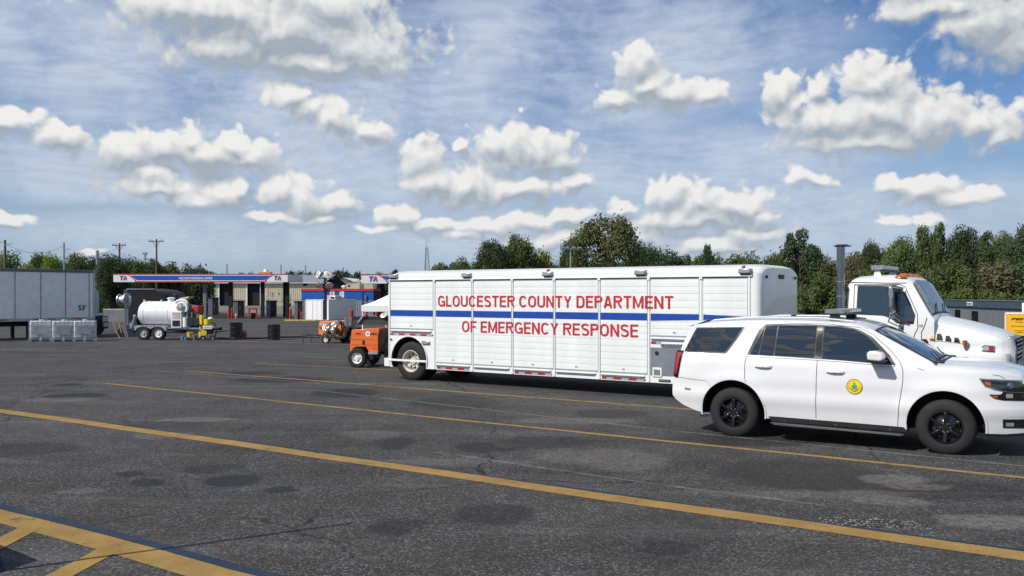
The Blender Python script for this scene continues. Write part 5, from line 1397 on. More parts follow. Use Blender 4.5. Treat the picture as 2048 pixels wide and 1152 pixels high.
# grey gabled shop and small tan shed further back
def gable():
    d = 270; a = AT(652, 600, d); g = gz(a.x, d); s_ = d/F; o = thing('gabled_warehouse', 'grey brown gabled warehouse with pale roof behind the blue shop', 'building', (a.x, d, g))
    Z = lambda py: CAMH-(py-HY)/F*d-g
    x1 = (712-652)*s_; xm = (686-652)*s_
    MB().prism([(-6,0),(x1,0),(x1,Z(567)),(xm,Z(555.5)),(-6,Z(568))], 0, 26).build('wall', mat('brown_wall', (.17,.155,.145), .7), o)
    MB().add([(-6.5,-.3,Z(567.5)),(xm,-.3,Z(554.8)),(xm,26,Z(554.8)-.0),(-6.5,26,Z(567.5)),(x1+.5,-.3,Z(566.5)),(x1+.5,26,Z(566.5))], [(0,1,2,3),(1,4,5,2)]).build('roof', M_canwhite, o)
    d2 = 235; a = AT(692, 600, d2); g = gz(a.x, d2); s_ = d2/F; o = thing('tan_shed', 'small tan shed with a pale corner tower behind the blue shop', 'building', (a.x, d2, g))
    Z = lambda py: CAMH-(py-HY)/F*d2-g
    MB().box(0, 26*s_, 0, 6, 0, Z(565.5)).build('wall', M_tan, o); MB().box(23.5*s_, 28*s_, -.6, 0, 0, Z(559)).build('corner_tower', M_tan, o)
    MB().prism([(-.2, Z(566)),(23.3*s_, Z(564.8)),(23.3*s_, Z(562.6)),(-.2,Z(566)+.05)], -.1, 6).build('roof', M_greyroof, o)
    MB().box(4*s_, 8*s_, -.06, 0, Z(573.5), Z(570)).build('window', M_dark, o)
    MB().box(34*s_, 54*s_, 0, 6, 0, Z(567)).build('annexe', M_tan, o)
gable()
def blue_shop():
    d = 112; a = AT(603, 637, d); g = gz(a.x, d); s_ = d/F; o = thing('blue_shop', 'flat roofed shop with blue wall, red trim and grey metal siding below', 'building', (a.x, d, g))
    Z = lambda py: CAMH-(py-HY)/F*d-g
    x1 = (747-603)*s_; t = Z(577.5)
    MB().box(0, x1, .05, 6.0, 0, t-.1).build('core', M_dark, o)
    MB().box(x1-.04, x1+.02, .0, 6, 0, t-.02).build('shaded_end_wall', M_dark, o)  # near-black colour stands in for shade on the end wall
    MB().box(-.02, x1, -.01, .05, Z(600), Z(582)).build('blue_wall', M_bluewall, o)
    corrugated('metal_siding', 0, x1, 0, Z(600)-.01, .0, M_corr, o, pitch=.22, depth=.03)
    MB().box(-.05, x1+.05, -.08, .05, Z(582), t).build('red_trim', M_redtrim, o); MB().box(x1-.05, x1+.08, .05, 6, Z(582), t).build('red_trim', M_redtrim, o)
    MB().box(-.05, x1, .05, 6, t-.12, t-.04).build('flat_roof', M_greyroof, o)
    MB().box((660-603)*s_, (669-603)*s_, -.03, -.012, Z(595), Z(581.8)).build('poster', M_canwhite, o); MB().box((661.5-603)*s_, (666.5-603)*s_, -.034, -.03, Z(593.5), Z(583.5)).build('poster_print', M_concrete, o)
    MB().box((679.5-603)*s_, (688-603)*s_, -.03, -.012, Z(595), Z(581.8)).build('poster', M_canwhite, o); MB().box((682-603)*s_, (684.5-603)*s_, -.034, -.03, Z(589), Z(586)).build('poster_print', M_greyp, o)
    MB().cyl(((725-603)*s_,-.06,0),((725-603)*s_,-.06,Z(579)),.05,n=8).build('downpipe', M_bluewall, o)
    MB().box((729-603)*s_,(733-603)*s_,-.16,-.01,Z(600),Z(591)).build('meter_box', M_greyp, o)
    for px in (682,): MB().lathe([(0,.18),(.3,.18),(.3,.34),(.45,.34),(.55,.12),(.56,.001)], ((px-603)*s_, 2, t-.1), (0,0,1), 14).build('roof_ventilator', M_canwhite, o, smooth=40)
blue_shop()
def container():
    p = G(612, 641); s_ = p.y/F; o = thing('storage_container', 'plain white storage container with a lit left face and shaded right face', 'container', p, R(-27))
    H_ = 41*s_; W_ = 54*s_*1.04
    MB().box(0, W_, 0, 5.2, .08, H_).build('body', M_canwhite, o, bevel=.03)
    MB().box(-.02, W_+.02, -.02, 5.22, 0, .10).build('base_rail', M_greyp, o)
    MB().box(-.03, W_+.03, -.03, 5.23, H_-.02, H_+.05).build('roof_edge', M_canwhite, o)
    for x in (.0, W_): MB().box(x-.05, x+.05, -.03, .06, .1, H_).build('corner_post', M_canwhite, o)
    MB().box(W_*.5-.012, W_*.5+.012, -.012, 0, .12, H_-.03).build('door_gap', M_greyp, o)
    for x in (W_*.3, W_*.7): MB().cyl((x,-.04,.2),(x,-.04,H_-.1),.02,n=6).build('lock_rod', M_canwhite, o)
    u = thing('rooftop_cooler', 'pale grey cooling unit sitting on the white container', 'cooling unit', p + Vector((2.0, 1.0, H_+.03)), R(-27))
    MB().box(0, 1.5, 0, 1.2, 0, .42).build('cooler_body', M_galv, u, bevel=.05); MB().box(-.03, 1.53, -.03, 1.23, .42, .48).build('cooler_lid', M_canwhite, u, bevel=.02); MB().box(.85, 1.35, -.01, 0, .1, .36).build('cooler_grille', M_dark, u)
container()
def grey_building():
    a = AT(1850, 640, 118); b = AT(2090, 640, 84); g = -2.5; L = ((b.x-a.x)**2+(b.y-a.y)**2)**.5; ang = math.atan2(b.y-a.y, b.x-a.x)
    o = thing('grey_metal_building', 'long low grey ribbed metal building with a slate blue roof band at the right', 'building', (a.x, a.y, g), ang)
    top = 4.06
    X = lambda px: (lambda r: (r*a.y-a.x)/(math.cos(ang)-r*math.sin(ang)))((px-CX)/F)
    corrugated('ribbed_wall', 0, L, 0, top-.78, 0, M_siding2, o, pitch=.62, depth=.11)
    MB().box(0, L, .08, 7, 0, top-.3).build('core', M_dark, o)
    MB().box(-.1, L+.1, -.25, .08, top-.80, top).build('fascia', M_slate, o); MB().box(-.15, L+.15, -.32, -.25, top-.05, top+.03).build('gutter', M_siding2, o)
    MB().box(-.1, L+.1, .08, 7.1, top-.3, top-.05).build('roof', M_slate, o)
    def at_(px0, px1, z0, z1, nm, m, off):
        MB().box(X(px0), X(px1), -off-.09, -off-.055, z0, z1).build(nm, m, o)
    at_(1912.5, 1923, 1.3, 2.9, 'window', M_glass, .07); at_(1946, 1957, 1.15, 2.85, 'window', M_glass, .07)
    at_(1940, 1951.5, 3.45, 3.85, 'sign', M_canwhite, .26); at_(1941, 1950.5, 3.57, 3.73, 'sign_print', M_siding2, .295)
    at_(1937, 1965, .3, 1.05, 'bench_box', M_galv, .4)
grey_building()
def yellow_truck():
    p = AT(2010, 690, 74); g = gz(p.x, 74); o = thing('rental_box_truck', 'yellow rental box truck cut off by the right edge', 'truck', (p.x, 74, g), R(-31)); s_ = 74/F
    Z = lambda py: CAMH-(py-HY)/F*74-g
    MB().box(0, 5.5, 0, 2.4, Z(672), Z(625)).build('box_body', M_pyellow, o, bevel=.03)
    MB().box(-.02, 5.5, -.03, 0, Z(628), Z(625)).build('top_rail', M_canwhite, o); MB().box(-.02, .06, -.03, 0, Z(672), Z(625)).build('corner_rail', M_canwhite, o); MB().box(0, 5.5, -.03, 0, Z(673), Z(671)).build('bottom_rail', M_pyellow, o)
    text('truck_lettering', 'PENSKE', .42, 2.7, Z(640), Z(635.5), -.012, M_black, o, th=.01, bold=.03, shear=.3)
    text('truck_lettering', 'Truck Rental', .72, 1.9, Z(644.5), Z(642.3), -.012, M_black, o, th=.01)
    text('truck_lettering', 'PenskeTruckRental.com', .72, 2.6, Z(661.5), Z(659.8), -.012, M_black, o, th=.01); text('truck_lettering', '1-800-222-0277', .70, 2.4, Z(665), Z(663.3), -.012, M_black, o, th=.01)
    MB().box(.42, 3.5, -.02, 0, Z(652.2), Z(651.4)).build('pinstripe', M_black, o)
    MB().box(.1, 5.5, .2, 2.2, Z(677), Z(672)).build('chassis', M_under, o); MB().box(.9, 1.9, -.06, 0, Z(673.5), Z(670.5)).build('marker_rail', M_black, o)
    for x in (1.2, 4.2): MB().lathe([(0,.001),(.02,.22),(.0,.26),(-.03,.40),(.02,.46),(.3,.46)], (x, .12, .46), (0,1,0), 24).build('wheel', M_tyre, o, smooth=40)
    q_ = thing('white_cab', 'white vehicle corner just showing above the yellow truck at the right edge', 'truck', (AT(2044,600,80).x, 80, gz(60,80)), R(-31)); MB().box(0, 4, 0, 2.2, .8, CAMH-(606-HY)/F*80-gz(60,80)).build('box_body', M_canwhite, q_, bevel=.04)
    MB().box(.1, 4, .1, 2.1, .4, .8).build('chassis', M_under, q_)
yellow_truck()

# ------------------------------------------------------------ semi trailer and neighbours on the left
def semi():
    c = Vector((-24.6, 53, gz(-24.6, 53))); o = thing('semi_trailer', 'long white box semi trailer in shade at the left edge with black 53 marking', 'semi trailer', c, R(90-34.4))
    # local x points away along the trailer (towards its far end at x=0); the visible side is local -y
    z0, z1 = 1.03, 3.92; L = 16.1
    MB().box(-L, 0, .03, 2.6, z0, z1-.02).build('box_core', M_van, o)
    xs = [0, -.32] + [-.32-1.42*k for k in range(1, 12)]
    for x1_, x0_ in zip(xs, xs[1:]): MB().box(x0_+.02, x1_-.02, -.005, .028, z0+.16, z1-.16).build('side_panel', M_van, o, bevel=.004)
    for x in xs[1:]: MB().box(x-.025, x+.025, -.02, .03, z0+.15, z1-.15).build('panel_rib', M_greyp, o)
    MB().box(-L, .02, -.03, .03, z0, z0+.16).build('bottom_rail', M_galv, o); MB().box(-L, .02, -.03, .03, z1-.16, z1).build('top_rail', M_siding2, o)
    MB().box(-.06, .03, -.035, 2.62, z0, z1).build('corner_post', M_galv, o); MB().box(-L, .0, .0, 2.6, z1-.02, z1+.01).build('roof', M_galv, o)
    for x in (-1.05, -2.55, -3.35, -3.4-1.8, -3.4-3.6, -9.0, -11): MB().box(x-.22, x+.22, -.034, -.0301, z0+.09-.03, z0+.09+.03).build('red_reflector', M_tape, o)
    text('length_marking', "53'", -.98, -.52, z0+.55, z0+.87, -.012, M_black, o, bold=.03)
    MB().box(-L, -.4, .8, 1.0, z0-.3, z0-.02).build('frame_rail', M_under, o); MB().box(-L, -.4, 1.6, 1.8, z0-.3, z0-.02).build('frame_rail', M_under, o)
    for x in (-13.6, -12.3):
        for y in (.05, 2.3):
            MB().lathe([(0,.001),(.02,.3),(-.02,.32),(-.02,.48),(.05,.52),(.28,.52)], (x, y, .52), (0,1,0), 28).build('wheel', M_tyre, o, smooth=40)
    for y in (.4, 2.1): MB().box(-3.7, -3.55, y, y+.15, .02, z0).build('landing_leg', M_under, o)
semi()
def road_tractor():
    p = G(196, 680); p = Vector((AT(200,0,56).x, 56, gz(-25,56))); o = thing('parked_tractor', 'grey cabbed tractor mostly hidden behind the end of the semi trailer', 'truck', p, R(90-34.4-12))
    MB().prism([(-2.3,1.15),(-2.3,2.98),(-.25,2.98),(-.05,2.6),(0,2.0),(0,1.15)], 0, 2.3).build('sleeper_cab', M_galv, o, bevel=.12, seg=3)
    MB().box(-2.6, .5, .4, 1.9, .55, 1.1).build('chassis', M_under, o); MB().box(-.2, .55, .1, .5, .4, 1.2).build('battery_box', M_black, o, bevel=.04)
    MB().box(.15, .5, -.02, .1, .85, 1.15).build('step_plate', M_galv, o); MB().box(.15, .5, -.02, .1, .5, .78).build('step_plate', M_galv, o)
    MB().bar((-.3,.0,1.28),(.9,.1,1.40),.10).build('air_pipe', M_canwhite, o)
    for x in (-1.6, -.2): MB().lathe([(0,.001),(.02,.3),(-.02,.32),(-.02,.46),(.05,.5),(.3,.5)], (x, .0, .5), (0,1,0), 28).build('wheel', M_tyre, o, smooth=40)
road_tractor()
def tote(px, py, lab):
    p = G(px, py); o = thing('bulk_tote', lab, 'tote', p, R(24), 'caged bulk totes beside the semi trailer')
    MB().box(-.52, .52, -.48, .48, .17, 1.08).build('plastic_bottle', M_ibc, o, bevel=.06, seg=3)
    for z in (.22, .50, .80, 1.09): MB().box(-.57, .57, -.535, -.515, z-.012, z+.012).build('cage_bar', M_galv, o)
    for z in (.22, .50, .80, 1.09): MB().box(.515, .535, -.53, .53, z-.012, z+.012).build('cage_bar', M_galv, o)
    for x in (-.56, -.36, -.16, .04, .24, .44, .56): MB().box(x-.011, x+.011, -.545, -.525, .16, 1.10).build('cage_bar', M_galv, o)
    MB().prism([(-.30,.38),(.34,.36),(.36,.80),(.1,.84),(-.32,.81)], -.552, -.546).build('label_sheet', M_tapeg, o)
    for x in (-.50, 0, .50): MB().box(x-.08, x+.08, -.55, .5, .0, .12).build('pallet_foot', M_galv, o)
    MB().box(-.58, .58, -.55, .55, .12, .16).build('pallet_deck', M_galv, o); MB().cyl((0,-.58,.15),(0,-.5,.15),.06,n=10).build('valve', M_ibc, o)
    MB().cyl((0,0,1.08),(0,0,1.13),.12,n=14).build('fill_cap', M_ibc, o)
tote(83, 682, 'caged plastic bulk tote, leftmost of three beside the semi trailer')
tote(128, 682.5, 'caged plastic bulk tote in the middle of the three beside the semi trailer')
tote(170, 682, 'caged plastic bulk tote, rightmost of three beside the semi trailer')

def simple_wheel(x, y, z, r, w, m_rim, parent, side=-1):
    o = bpy.data.objects.new('wheel', None); COL.objects.link(o); o.parent = parent; o.location = (x, y, z); s = -side
    MB().lathe([(t*s, rr) for t, rr in [(.03,r*.58),(0,r*.62),(0,r*.9),(.04,r),(w-.04,r),(w,r*.9),(w,r*.5)]], (0,0,0), (0,1,0), 28).build('tyre', M_tyre, o, smooth=40)
    MB().lathe([(t*s, rr) for t, rr in [(.03,r*.58),(.015,r*.56),(.06,r*.46),(.05,r*.22),(.02,r*.18),(.02,.001)]], (0,0,0), (0,1,0), 24).build('rim', m_rim, o, smooth=40)
    for k in range(5):
        a = 2*PI*k/5; MB().cyl((math.cos(a)*r*.36, .05*s, math.sin(a)*r*.36), (math.cos(a)*r*.36, .07*s, math.sin(a)*r*.36), r*.06, n=8).build('rim_hole', M_dark, o) if r > .27 else None
    return o
def vac_trailer():
    p = G(303, 680.5); s_ = p.y/F; o = thing('vacuum_tank_trailer', 'white vacuum tank trailer with tandem wheels and pump gear at its right end', 'tank trailer', p, R(-8))
    X = lambda px: (px-303)*s_*1.0
    r = .68; zc = 2.0-.62+.04
    zc = (680.5-628)*s_
    # tank along x, dished ends
    prof = [(-.02,.001),(.0,.2),(.05,.4),(.14,.58),(.26,r),(2.35,r),(2.47,.58),(2.57,.4),(2.62,.2),(2.64,.001)]
    MB().lathe([(t, rr) for t, rr in prof], (X(266), .68, zc), (1,0,0), 40).build('tank', M_tank, o, smooth=35)
    for x in (X(335), X(283)): MB().lathe([(-.03,r+.002),(-.03,r+.015),(.03,r+.015),(.03,r+.002)], (x, .68, zc), (1,0,0), 40).build('tank_band', M_tank, o, smooth=35)
    MB().lathe([(0,.17),(.16,.17),(.16,.21),(.21,.21),(.24,.12),(.25,.001)], (X(331), .68, zc+r-.03), (0,0,1), 20).build('manway', M_tank, o, smooth=35)
    for px in (277, 314): MB().lathe([(0,.05),(.12,.05),(.13,.001)], (X(px), .5, zc+r-.04), (0,0,1), 10).build('lifting_lug', M_tank, o)
    fd = MB().prism([(X(268),.55),(X(268)+.06,.74),(X(272)+.02,.80),(X(333),.80),(X(337),.74),(X(337),.52),(X(334),.52),(X(331),.64),(X(325),.72),(X(313),.72),(X(306),.66),(X(303),.60),(X(300),.66),(X(293),.72),(X(281),.72),(X(274),.64),(X(271),.52)], -.12, .22)
    fd.build('fender', M_galv, o)
    for px in (287, 294.5, 303, 311, 318.5): MB().box(X(px)-.05, X(px)+.05, -.13, -.121, .74, .77).build('fender_lamp', M_tape, o)
    simple_wheel(X(287), -.10, .375, .375, .24, M_rimg, o); simple_wheel(X(319), -.10, .375, .375, .24, M_rimwh, o)
    MB().box(X(255), X(430), .2, .35, .52, .66).box(X(255), X(430), 1.1, 1.25, .52, .66).build('frame_rails', M_under, o)
    MB().box(X(335), X(428), -.05, 1.4, .62, .70).build('deck', M_steel, o)
    # control cabinet with louvred radiator
    cb = MB().box(X(349), X(370), -.20, .30, .68, 1.58).build('control_cabinet', M_canwhite, o, bevel=.02)
    MB().box(X(351.5), X(367.5), -.215, -.20, 1.16, 1.50).build('radiator_panel', M_concrete, cb); MB().box(X(351.5), X(367.5), -.215, -.20, .76, 1.08).build('control_panel', M_black, cb)
    MB().cyl((X(377),-.08,.72),(X(377),-.08,1.24),.135,n=16).build('expansion_bottle', M_canwhite, o, smooth=40)
    MB().box(X(382), X(408), .0, .9, .70, 1.22).build('engine_block', M_black, o, bevel=.05)
    MB().cyl((X(386),-.12,1.0),(X(386),.1,1.0),.24,n=18).build('pulley', M_under, o); MB().cyl((X(398),-.12,1.0),(X(398),.1,1.0),.22,n=18).build('pulley', M_under, o)
    MB().box(X(383), X(398), .25, .9, 1.45, 1.86).build('red_blower', M_redp, o, bevel=.04)
    hp = [(X(343),.3,1.62),(X(352),.2,1.74),(X(361),.15,1.76),(X(367),.1,1.90),(X(366),.1,2.05),(X(358),.15,2.06),(X(352),.2,1.92)]
    MB().tube(hp[:4], .07, 10).build('suction_pipe', M_canwhite, o, smooth=60)
    arc = [(X(368)+.30*math.cos(a), .0, 1.72+.30*math.sin(a)) for a in [PI*k/10 for k in range(-2, 13)]]
    MB().tube(arc, .075, 10).build('white_hose_loop', M_canwhite, o, smooth=60)
    arc = [(X(362)+.34*math.cos(a), .25, 2.0+.16*math.sin(a)) for a in [PI*k/10 for k in range(0, 21)]]
    MB().tube(arc, .06, 10).build('white_hose_loop', M_canwhite, o, smooth=60)
    MB().prism([(X(352),2.0),(X(376),2.28),(X(377),2.36),(X(358),2.28),(X(350),2.1)], .3, .9).build('folded_duct', M_concrete, o)
    for k in range(5): MB().tube([(X(372)+.1*k, .1, 1.35), (X(378)+.18*k, .05, 1.62-.05*k), (X(392)+.12*k, .0, 1.3), (X(404)+.05*k, -.1, .9-.06*k)], .035, 6).build('black_hose', M_black, o, smooth=60)
    for (px, z) in ((372,1.45),(380,1.3),(390,1.38),(402,1.3)): MB().cyl((X(px), -.05, z-.15), (X(px), -.05, z+.12), .05, n=8).build('valve_body', M_steel, o)
    MB().box(X(406), X(412), -.1, .1, .55, 1.35).build('yellow_post', M_yellow, o, bevel=.02)
    MB().tube([(X(255),.7,.6),(X(235),.7,.58)], .06).build('tow_bar', M_under, o); MB().box(X(352), X(430), -.1, 0, .60, .66).build('side_rail', M_steel, o)
    MB().tube([(X(258)+.02,0,.9),(X(262),-.05,.62),(X(268),0,1.2),(X(262),.2,1.3)], .09, 8).build('blue_hose_bundle', mat('hose_blue', (.13,.19,.26), .6), o, smooth=60)
    # mast with cable drum at the tow end
    m_ = thing('hose_reel_stand', 'pale grey hose drum on a tall steel stand left of the dark truck', 'hose reel', G(251, 674), R(-8)); h = (674-593)*s_
    MB().box(-.06, .02, -.05, .05, 0, h).build('post', M_steel, m_); MB().box(.10, .17, -.05, .05, 0, h).build('post', M_steel, m_); MB().prism([(-.55,0),(.35,0),(.2,.7),(-.1,.7)], -.3, .3).build('foot_plate', mat('reel_foot', (.12,.11,.15), .6), m_)
    MB().cyl((-.32,0,h),(.05,0,h),.27,n=24).build('drum_core', M_galv, m_, smooth=40); MB().cyl((.05,0,h),(.12,0,h),.44,n=28).build('drum_flange', M_galv, m_, smooth=40); MB().cyl((-.38,0,h),(-.33,0,h),.36,n=28).build('drum_flange', M_galv, m_, smooth=40)
    MB().box(.25,.33,-.05,.05,h-.1,h+.25).build('work_lamp', M_canwhite, m_)
vac_trailer()
def dark_truck():
    d = 60; a = AT(247, 660, d); g = gz(a.x, d); s_ = d/F; o = thing('sleeper_truck', 'dark maroon sleeper truck in shade behind the white tank', 'truck', (a.x, d, g), R(-4))
    X = lambda px: (px-247)*s_
    Z = lambda py: CAMH-(py-HY)/F*d-g
    pr = [(X(247),.9),(X(247),Z(581)),(X(256),Z(577.5)),(X(300),Z(577.5)),(X(325),Z(580)),(X(338),Z(585)),(X(350),Z(600)),(X(352),Z(608)),(X(372),Z(612)),(X(378),Z(622)),(X(379),.7)]
    MB().prism(pr, 0, 2.4).build('cab_body', M_maroon, o, bevel=.08, seg=3)
    MB().prism([(X(334),Z(605)),(X(332),Z(590)),(X(339),Z(589.5)),(X(347),Z(603))], -.01, 2.41).build('door_window', M_glass, o)
    MB().box(X(254), X(312), -.04, .02, Z(579.5), Z(577)).build('roof_rail', M_steel, o)
    MB().box(X(260), X(345), .3, 2.1, .5, .9).build('chassis', M_under, o); MB().box(X(352), X(360), -.25, -.05, Z(601), Z(588)).build('mirror', M_black, o, bevel=.04)
    for px in (262, 300, 362): simple_wheel(X(px), .02, .5, .5, .3, M_rimg, o)
dark_truck()
# rolled yellow hose, hopper bits, buckets and drums on the ground near the pump gear
def bucket(px, py, w, h, m, lab, name='bucket', lid=None):
    p = G(px, py); s_ = p.y/F; o = thing(name, lab, 'bucket', p); r = w*s_/2; H_ = h*s_
    MB().cyl((0,0,0),(0,0,H_),r*.86,r,20).build('pail', m, o, smooth=40); MB().cyl((0,0,H_-.03),(0,0,H_+.015),r*1.06,n=20).build('rim', lid or m, o, smooth=40)
    MB().tube([(-r,0,H_-.02),(-r*.6,-r*.7,H_*.6),(r*.6,-r*.7,H_*.6),(r,0,H_-.02)], .008, 5).build('bail_handle', M_steel, o)
bucket(380, 674, 12, 9, M_yellow, 'yellow bucket under the vacuum trailer deck')
bucket(366, 681, 9, 8, M_greyp, 'grey bucket on the ground in front of the tank trailer frame'); bucket(390, 681, 8, 10, M_siding2, 'bluish bucket between the two yellow buckets'); bucket(403, 674, 11, 10, M_yellow, 'yellow bucket by the yellow post of the pump gear')
bucket(372, 682, 6, 7, mat('hose_blue2', (.05,.22,.38), .5), 'small bright blue pail left of the yellow bucket')
def yellow_cart():
    p = G(417, 681); s_ = p.y/F; o = thing('pump_cart', 'yellow wheeled pump unit with a white cap and white label plate', 'pump', p, R(5))
    MB().box(-9*s_, 7*s_, -.2, .3, .35, .62).build('frame', M_under, o, bevel=.03); MB().cyl((-.05,0,.85),(-.05,0,1.15),.20,n=20).build('yellow_tank', M_yellow, o, smooth=40)
    MB().lathe([(0,.14),(.05,.13),(.10,.06),(.11,.001)], (.10,0,1.15), (0,0,1), 16).build('white_cap', M_canwhite, o, smooth=40); MB().box(-.24,.26,-.26,-.22,.62,.80).build('label_plate', M_canwhite, o, bevel=.01); text('plate_print', 'B-413', -.14, .2, .68, .74, -.262, M_black, o)
    MB().cyl((-.2,-.22,.42),(-.2,.2,.42),.16,n=18).build('yellow_motor', M_yellow, o, smooth=40)
    arc = [(.18+.26*math.cos(a), -.1, .55+.42*math.sin(a)) for a in [PI/2-PI*k/12 for k in range(14)]]; MB().tube(arc, .03, 8).build('black_hose', M_black, o, smooth=60)
    for x in (-.25, .25): simple_wheel(x, -.22, .15, .15, .1, M_rimg, o)
    MB().bar((-.3,.1,.3),(-.38,.1,1.35),.05).build('push_handle', M_yellow, o)
yellow_cart()
def coil(pts, r, m, lab, name='hose', cat='hose'):
    mb = MB(); mb.tube(pts, r, 8); o = mb.build(name, m, smooth=60); return tag(o, lab, cat)
def ghose(pp, r=.04, lift_=0.0): return [G(*q_) + Vector((0,0,r+.012+lift_)) for q_ in pp]
coil(ghose([(432,677),(470,680),(520,678.5),(560,676),(612,675.5),(640,676)], .045), .045, M_black, 'long black hose lying on the asphalt behind the drums')
coil([G(226,676)+Vector((0,0,.9)), G(232,677)+Vector((0,0,.4)), G(240,678)+Vector((0,0,.05))], .022, M_liney2, 'yellow strap hanging down beside the totes', 'strap', 'strap')
coil([G(228,676)+Vector((0,0,.95)), G(238,676)+Vector((0,0,.85)), G(243,677)+Vector((0,0,.3))], .022, M_liney2, 'second yellow strap hooked over the tow bar', 'strap', 'strap')
coil(ghose([(434,664),(440,663),(452,662.5),(462,662)], .03), .03, M_redp, 'short red hose lying left of the first drum')
def drum(px, py, lab):
    p = G(px, py); s_ = p.y/F; H_ = 31*s_; r = 12.3*s_; o = thing('steel_drum', lab, 'drum', p, 0, 'black steel drums on the asphalt')
    b = r*1.03
    MB().lathe([(.0,.001),(0,r),(.01,b),(.03,b),(.035,r),(H_*.32,r),(H_*.335,b),(H_*.36,b),(H_*.375,r),(H_*.64,r),(H_*.655,b),(H_*.68,b),(H_*.695,r),(H_-.03,r),(H_-.02,b),(H_,b),(H_,r*.96),(H_-.02,r*.95),(H_-.02,.001)], (0,0,0), (0,0,1), 36).build('drum_body', mat('drum_black', (.010,.010,.011), .28, coat=.3, var=.2), o, smooth=35)
    MB().cyl((-.12,-.1,H_-.02),(-.12,-.1,H_+.01),.035,n=10).build('bung', M_steel, o)
drum(472.5, 676, 'black steel drum with the red fuel can beside it'); drum(548, 680, 'black steel drum standing alone between the fuel can and the light tower')
p = G(488.5, 675.5); s_ = p.y/F; gc = thing('fuel_can', 'small red plastic fuel can next to the left drum', 'fuel can', p, .2)
MB().prism([(-5*s_,0),(5*s_,0),(5.2*s_,.27),(3*s_,.36),(-2.5*s_,.36),(-5.2*s_,.24)], -.09, .09).build('can_body', M_redtrim, gc, bevel=.03, seg=3)
MB().tube([(-2*s_,0,.34),(-1.5*s_,0,.42),(2.5*s_,0,.42),(3*s_,0,.34)], .018, 8).build('can_handle', M_redtrim, gc); MB().cyl((-3.2*s_,0,.30),(-4.5*s_,0,.40),.03,n=8).build('can_spout', M_black, gc)

